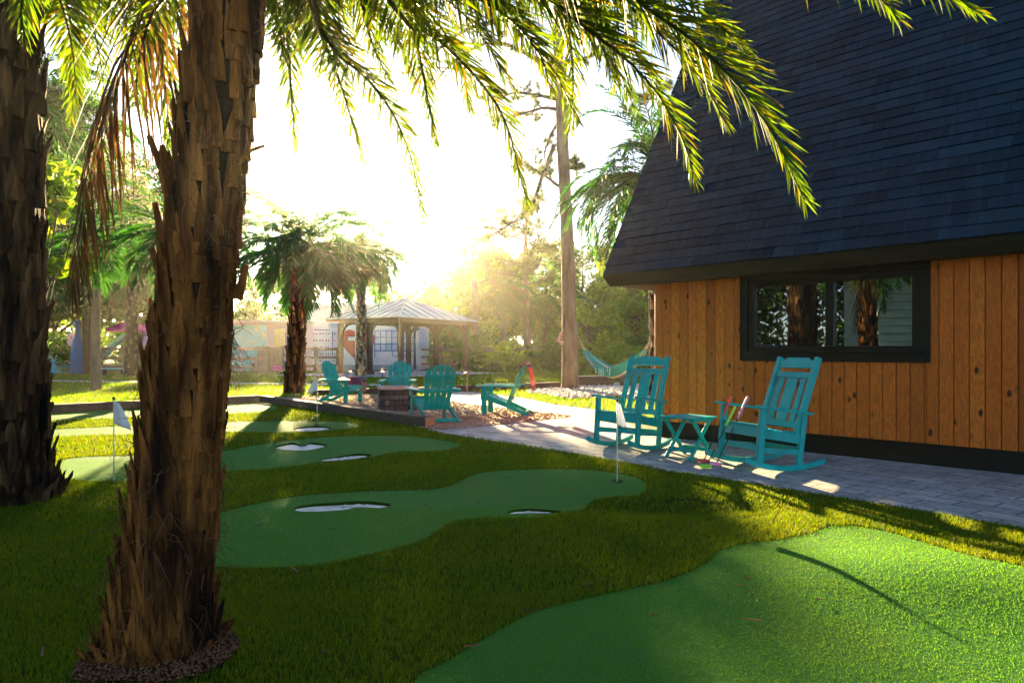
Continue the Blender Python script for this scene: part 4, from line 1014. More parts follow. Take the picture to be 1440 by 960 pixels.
BR = [[pb_(786, 262), pb_(770, 250, -.3), pb_(752, 238, -.5), pb_(735, 232, -.6)], [pb_(779, 205), pb_(760, 255, -.6), pb_(748, 287, -.8), pb_(722, 312, -1), pb_(700, 325, -1.1)],
      [pb_(786, 140), pb_(755, 134, -.4), pb_(722, 131, -.7), pb_(690, 142, -1)], [pb_(786, 155), pb_(765, 152, .3), pb_(735, 160, .7), pb_(700, 172, 1.2)],
      [pb_(786, 110), pb_(740, 75, .2), pb_(690, 60, .5), pb_(640, 85, .8), pb_(600, 130, 1)], [pb_(786, 90), pb_(830, 80), pb_(860, 60, .5), pb_(880, 70, 1)],
      [pb_(785, 60), pb_(720, 30, -.8), pb_(650, 45, -1.4), pb_(590, 95, -2)], [pb_(785, 40), pb_(830, 10, -.4), pb_(870, -10, -.6)], [pb_(784, 10), pb_(700, -60), pb_(600, -70), pb_(520, -30)],
      [pb_(798, 240), pb_(804, 236), pb_(809, 232)], [pb_(785, 172), pb_(775, 190, .8), pb_(766, 215, 1.2), pb_(770, 240, 1.3)], [pb_(784, 0), pb_(800, -100, 1), pb_(850, -120, 2)], [pb_(783, -30), pb_(760, -130, -1), pb_(700, -160, -2)]]
pn = pine('tall bare-trunked pine standing in the white pebble bed with a hammock tied to it', (bx, by, 0), path, [.27, .225, .20, .185, .17, .14, .05], BR, 31, .20, .008, 40)
m = MB()
for k in range(5):
    a0 = R(150); m.tube([(-.21+.0*k, -.1, 1.95-.1*k), (-.34-.03*k, -.12, 1.75-.05*k), (-.40+.03*k, -.16, 1.55), (-.28, -.18, 1.42+.02*k), (-.20, -.12, 1.55)], .018, 6)
ro = m.build('rope_coil', 'rope', smooth=True); ro.location = (bx, by, 0); tag(ro, 'coil of pale rope hanging on the side of the pine trunk', 'rope')

def rand_branches(height, start, n, reach, rg, up=.25):
    out = []
    for k in range(n):
        z = start+(height-start)*(k+rg.uniform(0, 1))/n; a = rg.uniform(0, 6.28); l = reach*(1.05-.75*(z-start)/(height-start))*rg.uniform(.6, 1.15)
        out.append([(0, 0, z), (math.cos(a)*l*.4, math.sin(a)*l*.4, z+l*.12*up*4), (math.cos(a+.15)*l*.75, math.sin(a+.15)*l*.75, z+l*.18*up*4), (math.cos(a+.2)*l, math.sin(a+.2)*l, z+l*.3*up*4)])
    return out
rg = np.random.default_rng(77)
pine('hazy pale pine beyond the lawn left of the tall pine trunk', (.95, 48, 0), [(0, 0, 0), (.1, 0, 4), (.0, 0, 8), (.1, 0, 12.2)], [.25, .22, .16, .04], rand_branches(12, 5, 22, 3.4, rg), 32, .34, .014, 20, tw=1.4)
pine('pine towering in the haze right of the sun', (-3.2, 56, 0), [(0, 0, 0), (.2, 0, 5), (.0, 0, 9), (.1, 0, 12.5)], [.28, .24, .18, .04], rand_branches(12.4, 6.5, 14, 2.6, rg), 33, .34, .014, 18, tw=1.4)
pine('pine showing beside the cabin roof edge behind the arching palm', (6.4, 30, 0), [(0, 0, 0), (.2, 0, 4), (.0, 0, 8), (.1, 0, 13)], [.26, .22, .16, .04], rand_branches(13, 5.5, 22, 3.0, rg), 34, .30, .009, 22, tw=1.3)

# ------------------------------------------------------------------ broadleaf trees and shrubs
def leaf_cloud(clumps, per, size, rg, asp=.5, flat=.35):
    """clumps: (n,4) centre and radius"""
    n = len(clumps); c = np.repeat(clumps[:, :3], per, 0); r = np.repeat(clumps[:, 3], per)
    d = rg.normal(0, 1, c.shape); d /= np.linalg.norm(d, axis=1)[:, None]
    p = c+d*(r*rg.uniform(.35, 1.0, len(c))**.7)[:, None]
    nn = d*.5+rg.normal(0, .6, c.shape)+np.array((0, 0, flat)); nn /= np.linalg.norm(nn, axis=1)[:, None]
    u = np.cross(nn, rg.normal(0, 1, c.shape)); u /= np.linalg.norm(u, axis=1)[:, None]; v = np.cross(nn, u)
    s = (size*rg.uniform(.6, 1.3, len(c)))[:, None]
    V = np.stack([p-u*s, p+v*s*asp+nn*s*.15, p+u*s-nn*s*.2, p-v*s*asp+nn*s*.15], 1).reshape(-1, 3); b = np.arange(len(c))*4
    return V, np.stack([b, b+1, b+2, b+3], 1)
def crown_clumps(rg, n, rad, z0, z1, rc):
    out = []
    for k in range(n):
        t = rg.uniform(0, 1); z = z0+(z1-z0)*t; rr = rad*math.sin(math.pi*(.15+.78*t))**.7*math.sqrt(rg.uniform(.05, 1)); a = rg.uniform(0, 6.28)
        out.append((rr*math.cos(a), rr*math.sin(a), z, rc*rg.uniform(.55, 1.3)))
    return np.array(out)
def tree(label, base, height, rad, seed, leaf='tree_leaf', n=46, per=110, size=.16, trunk_r=.2, z0=.3, group='trees beyond the lawn', bark='branch', rc=.8):
    rg = np.random.default_rng(seed); o = thing('broadleaf_tree', label, 'tree', base, 0, group)
    cl = crown_clumps(rg, n, rad, height*z0, height*.96, rc)
    m = MB(); lean = rg.uniform(-.4, .4, 2); m.tube([(0, 0, -.1), (lean[0]*.4, lean[1]*.4, height*.25), (lean[0], lean[1], height*.55), (lean[0]*.8, lean[1], height*.85)], [trunk_r*1.2, trunk_r, trunk_r*.65, trunk_r*.2], 9)
    for k in range(10):
        q = cl[rg.integers(n)]; s = height*rg.uniform(.2, .5); f = min(s/(height*.55), 1)
        a = np.array((lean[0]*f, lean[1]*f, s)); m.tube([tuple(a), tuple(a*.5+q[:3]*.5+np.array((0, 0, .2))), tuple(q[:3])], [trunk_r*.42, trunk_r*.25, .02], 6)
    m.build('trunk', bark, o, smooth=True)
    V, Q = leaf_cloud(cl, per, size, rg); np_obj('crown', V, [Q], leaf, o)
    return o
def shrub(label, base, rad, height, seed, leaf='shrub_leaf', n=16, per=90, size=.11, name='shrub', group='shrubs along the far fence'):
    rg = np.random.default_rng(seed); o = thing(name, label, 'shrub', base, 0, group)
    cl = crown_clumps(rg, n, rad, height*.12, height*.9, rad*.38)
    m = MB()
    for k in range(6):
        q = cl[rg.integers(n)]; m.tube([(0, 0, -.05), tuple(q[:3]*.5), tuple(q[:3])], [.03, .02, .008], 5)
    m.build('stem', 'branch', o)
    V, Q = leaf_cloud(cl, per, size, rg); np_obj('foliage', V, [Q], leaf, o)
    return o
TREES = [((-24, 50), 8.5, 4.0, 'dark tree at the far left behind the lilac pole', 'tree_leaf'), ((-18.5, 54), 7.2, 3.8, 'dense dark tree behind the pink umbrella', 'tree_leaf'), ((-27, 40), 8, 3.4, 'leafy tree behind the left trunk and blue slide', 'tree_leaf'),
         ((-22.5, 44), 9.0, 3.2, 'tree over the string lights between the two thick palms', 'tree_leaf'), ((-13, 62), 8, 4.5, 'tree behind the pastel building', 'tree_leaf'), ((-5.2, 60), 8.2, 4.0, 'green tree over the pavilion roof', 'shrub_leaf'),
         ((-1.0, 59), 9.6, 3.8, 'sunlit yellow-green tree right of the pavilion', 'bright_leaf'), ((2.8, 62), 10.8, 4.4, 'hazy rounded tree behind the tall pine', 'shrub_leaf'), ((6.2, 57), 10.5, 4.0, 'hazy tree between the pine and the cabin', 'shrub_leaf'),
         ((9.5, 52), 8.0, 4.0, 'hazy tree behind the cabin corner', 'tree_leaf'), ((4.1, 34), 4.6, 1.9, 'small open-branched tree behind the hammock', 'bright_leaf'), ((7.6, 42), 7, 3.0, 'tree whose leaves hang under the cabin eave', 'bright_leaf'),
         ((-2.6, 70), 12, 4.8, 'tall faint tree above the right end of the pavilion roof', 'shrub_leaf'), ((5.0, 74), 13.5, 5.4, 'tallest faint tree directly behind the pine trunk', 'tree_leaf'), ((10.5, 70), 13, 5.0, 'tall faint tree above the cabin eave', 'tree_leaf'),
         ((-9, 75), 8, 5.5, 'far tree in haze under the sun', 'tree_leaf'), ((14, 66), 9, 5, 'far tree hidden partly by the cabin', 'tree_leaf'), ((-32, 58), 11, 5, 'tall tree beyond the far left of the fence', 'tree_leaf')]
for i, ((x, y), h, r, lb, lf) in enumerate(TREES):
    sm = r < 2; tree(lb, (x, y, 0), h, r, 100+i, lf, n=26 if sm else 54, per=120, size=.20 if y > 38 else .11, rc=r*.24, z0=.18 if y > 45 else .35, trunk_r=.07 if sm else .2)
# the broad-leaved bough between the two thick trunks
t = tree('bright lime-leaved young tree between the two thick palm trunks', (-9.2, 13.4, 0), 4.9, .75, 140, 'bright_leaf', n=16, per=60, size=.12, trunk_r=.05, z0=.55, group='trees beyond the lawn', rc=.33)
far_palm('palm_tree', 'drooping palm with low fronds between the two thick palm trunks', (-9.45, 19, 0), 4.6, .17, .15, 40, 3.0, 70, bark='bark_grey', seed=41, nleaf=40, lw=.04, ll=.5, el=(-30, 75))
far_palm('palm_tree', 'feathery palm behind the left-edge palm trunk', (-16.9, 23, 0), 4.2, .17, .15, 40, 3.0, 60, bark='bark_grey', seed=42, nleaf=36, lw=.045, ll=.55, el=(-30, 75))
far_palm('palm_tree', 'tall palm at the far left rising over the trees', (-22, 36, 0), 8.2, .2, .18, 40, 3.4, 0, bark='bark_grey', seed=43, nleaf=32, lw=.05, ll=.6)
far_palm('palm_tree', 'hazy palm right of the pavilion with hanging fronds', (-.6, 47, 0), 5.3, .2, .18, 40, 2.8, 0, bark='bark_grey', seed=44, nleaf=32, lw=.05, ll=.55, el=(-40, 75))
far_palm('palm_tree', 'hazy low palm directly left of the tall pine', (1.2, 50, 0), 4.6, .2, .18, 40, 3.0, 0, bark='bark_grey', seed=45, nleaf=32, lw=.05, ll=.55, el=(-40, 75))
far_palm('palm_shrub', 'bushy trunkless palm behind the hammock by the cabin', (4.6, 30.5, 0), .3, 0, 0, 22, 2.6, 0, seed=46, nleaf=40, lw=.05, ll=.5, el=(25, 85), sag=(60, 110), leaf='bright_leaf', cat='palm shrub')
far_palm('palm_shrub', 'low palm clump left of the pine at the lawn edge', (-.2, 40, 0), .3, 0, 0, 24, 2.3, 0, seed=47, nleaf=36, lw=.05, ll=.5, el=(25, 85), sag=(60, 110), leaf='bright_leaf', cat='palm shrub')
far_palm('palm_shrub', 'arching palm clump right of the timber bench', (6.0, 33, 0), .3, 0, 0, 22, 3.0, 0, seed=48, nleaf=36, lw=.05, ll=.55, el=(30, 85), sag=(60, 110), leaf='bright_leaf', cat='palm shrub')
SH = [((-31, 47), 3.2, 4.2, 'big dark shrub at the far left behind the fence'), ((-25.5, 48), 3.0, 4.0, 'big shrub behind the lilac board'), ((-20.5, 49), 3.0, 4.4, 'big shrub behind the slide'), ((-15.8, 50), 2.8, 3.6, 'big shrub showing left of the closest trunk'), ((-36, 42), 3.0, 4.2, 'big shrub hidden mostly by the left-edge palm'), ((-2.6, 45), 1.2, 1.5, 'dark shrub beside the wire gate'), ((-.2, 45.5), 1.6, 1.7, 'shrub on the fence right of the wire gate'), ((1.9, 44.5), 1.7, 1.6, 'shrub left of the pine base along the fence'), ((3.4, 43.5), 1.6, 1.8, 'shrub showing right of the pine trunk'),
      ((5.6, 41.5), 1.8, 2.0, 'tall shrub behind the timber bench'), ((8.0, 39), 1.9, 2.3, 'shrub mass in the hammock\'s background'), ((3.9, 47), 2.0, 2.6, 'taller shrub behind the fence near the pine'), ((-4.9, 47.5), .9, 1.2, 'small bright shrub under the pavilion roof'),
      ((-1.7, 50), 2.2, 3.0, 'large shrub behind the gate'), ((-25, 39), 1.8, 2.2, 'shrub behind the rail fence at the far left'), ((-20, 41), 1.6, 2.0, 'shrub behind the turquoise bench'), ((-15.6, 44), 1.6, 1.6, 'shrub left of the pastel building')]
for i, ((x, y), r, h, lb) in enumerate(SH): shrub(lb, (x, y, 0), r, h, 200+i, 'shrub_leaf' if i % 3 else 'bright_leaf', n=20, per=110, size=.13)

far_palm('palm_tree', 'tall palm between the two thick palm trunks, its crown among the hanging fronds', (-13.4, 18.2, 0), 7.6, .17, .15, 60, 3.2, 0, bark='bark_grey', seed=71, nleaf=44, lw=.045, ll=.55, el=(-45, 75))
far_palm('palm_tree', 'tall leaning palm just right of the left-edge trunk', (-14.2, 20.5, 0), 8.6, .17, .15, 56, 3.3, 0, bark='bark_grey', seed=72, nleaf=40, lw=.05, ll=.55, el=(-45, 75))
tree('tall dark tree over the blue post and string lights', (-23, 37, 0), 13, 4.2, 150, 'tree_leaf', n=80, per=150, size=.2, z0=.28, rc=1.2)
tree('tall dark tree behind the open pink umbrella', (-25.5, 47, 0), 12.5, 3.8, 151, 'tree_leaf', n=80, per=150, size=.2, z0=.28, rc=1.2)
tree('tall tree at the far left edge behind the thick dark trunk', (-27.5, 33, 0), 12, 4.0, 152, 'tree_leaf', n=70, per=150, size=.2, z0=.25, rc=1.2)
OFF = tree('tree behind the camera mirrored dimly in the cabin window', (-14.5, -6.5, 0), 10, 4.6, 160, 'tree_leaf', n=70, per=150, size=.2, z0=.16, rc=1.4, group='trees mirrored in the window')
for k, (x, y, a, sc, lb) in enumerate(((-18, 9.5, 1.1, 1.0, 'mirrored tree between the parked car and the lawn'), (-26, 2, 2.3, 1.2, 'mirrored tree behind the palm across the road'), (-24, -7, .6, 1.15, 'mirrored tree left of the clapboard house roof'))):
    dup(OFF, (x, y, 0), a, lb, sc)
rgw = np.random.default_rng(500); nW = 420
xw = rgw.uniform(-75, 50, nW); cl = np.stack([xw, 78+rgw.uniform(-5, 5, nW), rgw.uniform(.3, 6.6, nW)*(.8+.2*np.sin(xw*.35)), rgw.uniform(.9, 1.9, nW)], 1)
Vw, Qw = leaf_cloud(cl, 80, .42, rgw); tag(np_obj('far_wood', Vw, [Qw], 'tree_leaf'), kind='stuff')
# ------------------------------------------------------------------ pavilion
C = Vector((-6.0, 38.3)); U = Vector((3.65, 1.45)); Vv = Vector((.35, -3.75))
pv = thing('pavilion', 'open timber pavilion with a pale metal hip roof beyond the fire pit', 'pavilion', (C.x, C.y, .03))
cor = [-U, Vv, U, -Vv]   # left, front, right, back
posts = [c*.90 for c in cor]+[(cor[0]+cor[1])*.45, (cor[2]+cor[3])*.45]
ZB, ZP = 2.72, 2.95
for p in posts:
    m = MB(); m.box((p.x, p.y, ZB/2), (.27, .27, ZB), Matrix.Rotation(R(24), 3, 'Z')); pt_ = m.build('post', 'pavilion_wood', pv, .01)
    m = MB(); m.box((p.x, p.y, .08), (.40, .40, .16), Matrix.Rotation(R(24), 3, 'Z')); m.build('post_base', 'pavilion_wood', pt_, .01)
for i in range(4):
    a, b = cor[i]*.90, cor[(i+1) % 4]*.90
    m = MB(); m.bar((a.x, a.y, ZB+.11), (b.x, b.y, ZB+.11), .2, .26); m.build('beam', 'pavilion_wood', pv, .01)
    d = (b-a).normalized()
    for q, s in ((a, 1), (b, -1), ((a+b)/2, 1), ((a+b)/2, -1)):
        if i in (1, 3) and (q-(a+b)/2).length < .1: continue
        pts = [(q+d*s*(.10+.72*(1-math.cos(t))), 1.95+.80*math.sin(t)) for t in np.linspace(0, 1.5, 7)]
        m = MB(); m.tube([(w.x, w.y, z) for w, z in pts], .075, 6); m.build('brace', 'pavilion_wood', pv)
seam = MB(); m = MB(); ap = (0, 0, 4.15); ev = [c*1.10 for c in cor]
for i in range(4):
    a, b = ev[i], ev[(i+1) % 4]
    m.add([(a.x, a.y, ZP), (b.x, b.y, ZP), ap, (a.x, a.y, ZP-.05), (b.x, b.y, ZP-.05)], [(0, 1, 2), (0, 3, 4, 1)])
    n = 9
    for k in range(1, n):   # standing seams
        f = k/n; e = a.lerp(b, f); mid = (a+b)/2; g = 1-abs(2*f-1)
        e3 = Vector((e.x, e.y, ZP+.01)); top = Vector((0, 0, 4.15)).lerp(Vector((mid.x, mid.y, ZP)), 0)
        base_mid = Vector((mid.x, mid.y, ZP)); tgt = e3+(Vector(ap)-base_mid)*g
        seam.bar(e3, tgt+Vector((0, 0, .01)), .05, .06)
    seam.bar((a.x, a.y, ZP+.02), (0, 0, 4.17), .10, .06)
rf_ = m.build('roof', 'roof_metal', pv); sm_ = seam.build('seam', 'grey_metal', rf_)
m = MB()
for i in range(4):
    a, b = ev[i]*.995, ev[(i+1) % 4]*.995; m.bar((a.x, a.y, ZP-.10), (b.x, b.y, ZP-.10), .05, .16)
m.build('fascia', 'pavilion_wood', pv, .005)

# ------------------------------------------------------------------ mural building
mb = thing('mural_building', 'white building painted with a red heart and cross behind the pavilion', 'building', (0, 44.5, 0))
YB = 44.5
def wx(px): return (px-720)/F*YB
def wz(py): return CH+(HZ-py)/F*YB
X0, X1 = wx(428), wx(588)
m = MB(); m.box(((X0+X1)/2, 3, 2.05), (X1-X0, 6, 4.3)); m.build('wall', 'wall_white', mb)
m = MB(); m.box(((X0+X1)/2, -.02, .17), (X1-X0, .03, .40)); m.build('base_band', 'slate_band', mb)
m = MB(); m.box(((X0+X1)/2, 2.9, 4.3), (X1-X0+.5, 6.6, .22)); m.build('roof', 'wall_white', mb)
m = MB()
hc, hz, hw = wx(503.5), wz(485), wx(527)-wx(503.5)
poly = []
for i in range(40):
    t = i/40*2*math.pi; poly.append((hw*.0625*16*math.sin(t)**3, hw*.074*(13*math.cos(t)-5*math.cos(2*t)-2*math.cos(3*t)-math.cos(4*t))))
m.slab(poly, (hc, -.012, hz+.05), (1, 0, 0), (0, 0, 1), .012); hrt = m.build('heart', 'heart_red', mb)
m = MB(); cx = wx(501.5); m.box((cx, -.024, (wz(460)+wz(504))/2), (wx(503.2)-wx(498.8), .008, wz(460)-wz(504))); m.box((wx(495.3), -.024, wz(476)), (wx(498.6)-wx(487), .008, .25)); m.box((wx(508.5), -.024, wz(476)), (wx(515)-wx(503.4), .008, .25)); m.build('cross', 'paint_white', hrt)
m = MB()
gx0, gx1, gz0, gz1 = wx(527), wx(583), wz(493), wz(465)
for k in range(8): m.box((gx0+(gx1-gx0)*k/7, -.010, (gz0+gz1)/2), (.055, .012, gz1-gz0))
for k in range(4): m.box(((gx0+gx1)/2, -.014, gz0+(gz1-gz0)*k/3), (gx1-gx0, .012, .055))
m.box((gx0, -.010, (gz0+wz(502))/2), (.055, .012, gz0-wz(502))); m.box((wx(552), -.010, (gz0+wz(501))/2), (.055, .012, gz0-wz(501)))
m.box((wx(570), -.012, wz(501)), (wx(583)-wx(552), .012, .055)); m.build('painted_grid', 'paint_blue', mb)
m = MB(); rg_ = random.Random(4)
for r_ in range(5):
    for c_ in range(5):
        for e in (0, 1):
            m.box((wx(433+c_*8.6+e*3.4), -.008, wz(469+r_*9.6)), (.075, .012, .10))
m.build('painted_spots', 'mural_dots', mb)
m = MB(); m.box((wx(453), -.008, wz(464)), (wx(464)-wx(442), .012, .05)); m.box((wx(467.5), -.008, wz(483)), (.06, .012, wz(466)-wz(500))); m.box((wx(469.5), -.008, wz(502.5)), (.25, .012, .05)); m.build('painted_lines', 'paint_blue', mb)
m = MB(); m.tube([(wx(583.5), -.08, .1), (wx(583.5), -.08, wz(466)), (wx(586), -.08, wz(463)), (wx(590), -.08, wz(462))], .075, 8); m.build('downpipe', 'dark_metal', mb)

pbld = thing('pastel_building', 'low building with turquoise, pink and yellow painted panels left of the heart mural', 'building', (0, 42.5, 0))
YB = 42.5
m = MB(); m.box(((wx(300)+wx(427))/2, 2.2, 1.5), (wx(427)-wx(300), 4, 3.0)); m.build('wall', 'pastel_pink', pbld)
m = MB(); m.box(((wx(300)+wx(375))/2, -.012, 1.75), (wx(375)-wx(300), .022, 2.3)); m.build('turquoise_panel', 'pastel_turquoise', pbld)
for px, py, s in ((360, 461, .5), (370, 471, .5), (353, 482, .35)):
    m = MB(); m.slab([(0, .5*s), (.18*s, 0), (0, -.5*s), (-.18*s, 0)], (wx(px), -.03, wz(py)), (1, 0, 0), (0, 0, 1), .012); m.build('painted_diamond', 'pastel_yellow', pbld)
m = MB(); ring(m, wx(386), wx(400), wz(486), wz(462), .25, -.05, -.003); m.build('yellow_frame', 'pastel_yellow', pbld)
m = MB(); m.box(((wx(296)+wx(430))/2, 2.0, 3.08), (wx(430)-wx(296), 4.9, .18)); m.build('roof', 'peach', pbld)
m = MB(); m.box((wx(415), -.05, 1.3), (.7, .06, 2.4)); m.build('door', 'pastel_lilac', pbld)
cr = thing('brown_hut', 'plain brown slatted cabinet behind the rail fence, beside the small pink sign', 'cabinet', (-14.0, 39.6, 0))
m = MB(); m.box((0, 0, .72), (1.25, .9, 1.44)); m.build('body', 'crate_brown', cr, .01)
m = MB(); m.box((0, 0, 1.475), (1.4, 1.05, .07)); m.build('lid', 'fence_wood', cr, .01)
m = MB(); m.box((.35, -.47, .75), (.05, .04, .3)); m.build('handle', 'dark_metal', cr)
sc_ = thing('striped_counter', 'counter with blue and white upright boards behind the rail fence', 'counter', (-16.7, 40.3, 0))
m = MB()
for k in range(12): m.box((-1.2+k*.215, 0, .75), (.2, .05, 1.3))
m.build('front', 'pastel_turquoise', sc_)
m = MB()
for k in range(0, 12, 3): m.box((-1.2+k*.215, -.032, .75), (.12, .012, 1.28))
m.build('white_boards', 'paint_white', sc_)
m = MB(); m.box((0, .2, 1.44), (2.7, .6, .06)); m.build('counter_top', 'fence_wood', sc_)
sg = thing('pink_sign', 'small hot pink sign with dark lettering standing on the lawn by the fence', 'sign', (-12.95, 37.6, 0))
m = MB(); m.box((0, 0, .33), (.48, .03, .27)); m.build('board', 'pink_sign', sg, .005)
m = MB(); m.box((-.15, 0, .11), (.03, .03, .24)); m.box((.15, 0, .11), (.03, .03, .24)); m.build('stake', 'fence_wood', sg)
m = MB(); rg_ = random.Random(8); xx = -.17
while xx < .18:
    w = rg_.uniform(.015, .035)
    if not -.12 < xx < -.06: m.box((xx+w/2, -.019, .34), (w, .006, rg_.uniform(.04, .075)))
    xx += w+.012
m.build('lettering', 'hole_black', sg)

# ------------------------------------------------------------------ fences
def rail_fence(label, a, b, n, hgt_=1.5, rails=(.40, .88, 1.38), skip=(), group='wooden rail fences', diag=None):
    a, b = Vector(a), Vector(b); o = thing('rail_fence', label, 'fence', (a.x, a.y, 0), math.atan2(b.y-a.y, b.x-a.x), group); Ln = (b-a).length
    for k in range(n+1):
        m = MB(); m.box((Ln*k/n, 0, hgt_/2-.05), (.14, .14, hgt_+.1)); m.build('post', 'fence_wood', o, .008)
    for z in rails:
        m = MB()
        for k in range(n): m.box((Ln*(k+.5)/n, -.09, z), (Ln/n-.01, .04, .16))
        m.build('rail', 'fence_wood', o, .004)
    m = MB(); st_ = .2; x = 0
    while x < Ln: m.box((x, .0, .75), (.006, .006, 1.3)); x += st_
    for z in np.arange(.1, 1.4, .2): m.box((Ln/2, 0, z), (Ln, .005, .005))
    m.build('wire_mesh', 'grey_metal', o)
    if diag is not None:
        m = MB(); m.bar((Ln*diag/n, -.13, .15), (Ln*(diag+1)/n-.1, -.13, 1.2), .04, .12, (0, 0, 1)); m.build('brace', 'fence_wood', o)
    return o
rail_fence('weathered three-rail fence across the left background', (-32, 40.4), (-12.4, 34.7), 9)
rail_fence('three-rail fence ending at the mural building', (-12.3, 38.3), (-10.6, 41.5), 2)
rail_fence('rail fence with a diagonal brace seen under the pavilion roof', (-6.2, 46.0), (-3.15, 45.4), 2, 1.7, diag=1)
rail_fence('shaded fence running behind the shrubs toward the cabin', (-1.25, 45.1), (9, 42), 5, 1.6)
gt = thing('wire_gate', 'metal-framed wire gate with a small red and white sign', 'gate', (-3.05, 45.3, 0), R(-3))
m = MB(); ring(m, 0, 1.72, .12, 1.62, .05, -.025, .025); m.box((.86, 0, 1.32), (1.62, .04, .04)); m.build('gate_frame', 'grey_metal', gt)
m = MB()
for k in range(22): m.box((.08+k*.075, 0, .87), (.004, .004, 1.4))
for k in range(18): m.box((.86, 0, .2+k*.078), (1.6, .004, .004))
m.build('wire_mesh', 'grey_metal', gt)
m = MB(); m.box((.32, -.05, 1.0), (.42, .015, .46)); sgn_ = m.build('sign', 'paint_white', gt)
m = MB(); m.box((.32, -.062, 1.16), (.40, .008, .12)); m.box((.32, -.062, .98), (.30, .006, .03)); m.box((.32, -.062, .9), (.26, .006, .03)); m.build('sign_band', 'red_sign', sgn_)
# ------------------------------------------------------------------ play area beyond the left fence
um = thing('pink_umbrella', 'open hot pink umbrella beyond the left fence', 'umbrella', P(181, 520, 37.5)*1); um.location.z = 0
m = MB(); n = 8; vs = [(0, 0, 3.0)]
for k in range(n): vs.append((1.15*math.cos(2*math.pi*k/n+.2), 1.15*math.sin(2*math.pi*k/n+.2), 2.48))
for k in range(n): vs.append((1.15*math.cos(2*math.pi*k/n+.2), 1.15*math.sin(2*math.pi*k/n+.2), 2.34))
m.add(vs, [(0, 1+k, 1+(k+1) % n) for k in range(n)]+[(1+k, 1+n+k, 1+n+(k+1) % n, 1+(k+1) % n) for k in range(n)])
m.build('canopy', 'hot_pink', um)
m = MB(); m.tube([(0, 0, 0), (0, 0, 3.08)], .03, 8); m.build('pole', 'grey_metal', um)
m = MB(); m.lathe([(.3, 0), (.3, .06), (.06, .1)], (0, 0, 0), 14); m.build('base', 'dark_metal', um)
cu = thing('closed_umbrella', 'folded lilac umbrella right of the open pink one', 'umbrella', P(207, 520, 38)); cu.location.z = 0
m = MB(); m.lathe([(.06, 2.95), (.14, 2.7), (.24, 2.1), (.33, 1.45), (.25, 1.4)][::-1], (0, 0, 0), 10); m.build('canopy', 'pastel_lilac', cu)
m = MB(); m.tube([(0, 0, 0), (0, 0, 3.02)], .03, 8); m.build('pole', 'grey_metal', cu)
sl_ = thing('slide', 'pale turquoise curved slide top seen over the fence left of a palm trunk', 'slide', P(172, 520, 39)); sl_.location.z = 0
m = MB(); pr = catmull([(-1.1, 0, .9), (-.6, 0, 1.5), (0, 0, 2.0), (.45, 0, 2.15), (.9, 0, 2.0)], 14)
m.tube([tuple(q) for q in pr], .2, 8); m.build('chute', 'pastel_turquoise', sl_, smooth=True)
m = MB(); m.box((.5, 0, .9), (.08, .5, 1.8)); m.box((.9, 0, .9), (.08, .5, 1.8)); m.build('frame', 'dark_metal', sl_)
bp = thing('blue_post', 'deep blue rounded post with a flared foot beyond the left fence', 'post', P(109.5, 520, 36.8)); bp.location.z = 0
m = MB(); m.lathe([(.36, 0), (.33, 1.2), (.28, 1.75), (.17, 2.0), (.15, 2.5), (.2, 2.6), (.2, 2.85), (.1, 2.95)], (0, 0, 0), 14); m.build('body', 'deep_blue', bp, smooth=True)
m = MB(); m.box((-.17, 0, 2.72), (.22, .16, .14)); m.build('spout', 'deep_blue', bp, .02)
lp = thing('notice_board', 'lilac painted board standing behind the blue post', 'notice board', P(107, 520, 38.4)); lp.location.z = 0
m = MB(); m.box((0, 0, 1.55), (1.0, .06, 1.4)); m.build('board', 'pastel_lilac', lp, .01)
m = MB(); m.box((-.4, .06, .8), (.08, .08, 1.6)); m.box((.4, .06, .8), (.08, .08, 1.6)); m.build('stand', 'paint_white', lp)
tb = thing('turquoise_bench', 'turquoise bench glowing behind the lower rails of the left fence', 'bench', P(85, 520, 38.2)); tb.location.z = 0
m = MB(); m.box((0, 0, .5), (1.5, .5, .12)); m.build('seat', 'sky_blue', tb, .02)
m = MB(); m.box((0, .26, .85), (1.5, .08, .7)); m.build('backrest', 'sky_blue', tb, .02)
m = MB(); m.box((0, 0, .22), (1.4, .45, .44)); m.build('base', 'sky_blue', tb, .02)
lpole = thing('lilac_pole', 'tall lilac pole at the far left beyond the fence', 'pole', P(62, 520, 38.5)); lpole.location.z = 0
m = MB(); m.tube([(0, 0, 0), (0, 0, 3.7)], .12, 10); m.build('shaft', 'pastel_lilac', lpole)
m = MB(); m.lathe([(.14, 3.7), (.18, 3.76), (.05, 3.9)], (0, 0, 0), 10); m.build('finial', 'pastel_lilac', lpole)
lb_ = thing('low_bench', 'low dark bench with a pale top on the lawn in front of the left fence', 'bench', P(160, 520, 34.6)); lb_.location.z = 0
m = MB(); m.box((0, 0, .36), (1.35, .45, .06)); m.build('seat', 'pastel_turquoise', lb_, .01)
for s in (-.5, .5):
    m = MB(); m.box((s, 0, .17), (.08, .4, .33)); m.build('leg', 'dark_metal', lb_)
tw = thing('small_table', 'little turquoise table seen through the fence left of the closest trunk', 'table', P(200, 520, 38.5)); tw.location.z = 0
m = MB(); m.box((0, 0, .72), (.8, .8, .05)); m.build('table_top', 'pastel_turquoise', tw, .01)
for sx in (-.35, .35):
    for sy in (-.35, .35):
        m = MB(); m.box((sx, sy, .35), (.05, .05, .7)); m.build('leg', 'pastel_turquoise', tw)
sl2 = thing('string_lights', 'string of small glowing bulbs hung above the left fence', 'string lights', (0, 38.0, 0))
pts = [P(px, py, 38)-Vector((0, 38, 0)) for px, py in ((30, 440), (58, 464), (75, 462), (101, 462), (113, 459), (127, 457), (150, 448), (175, 452), (200, 441), (230, 446), (262, 430))]
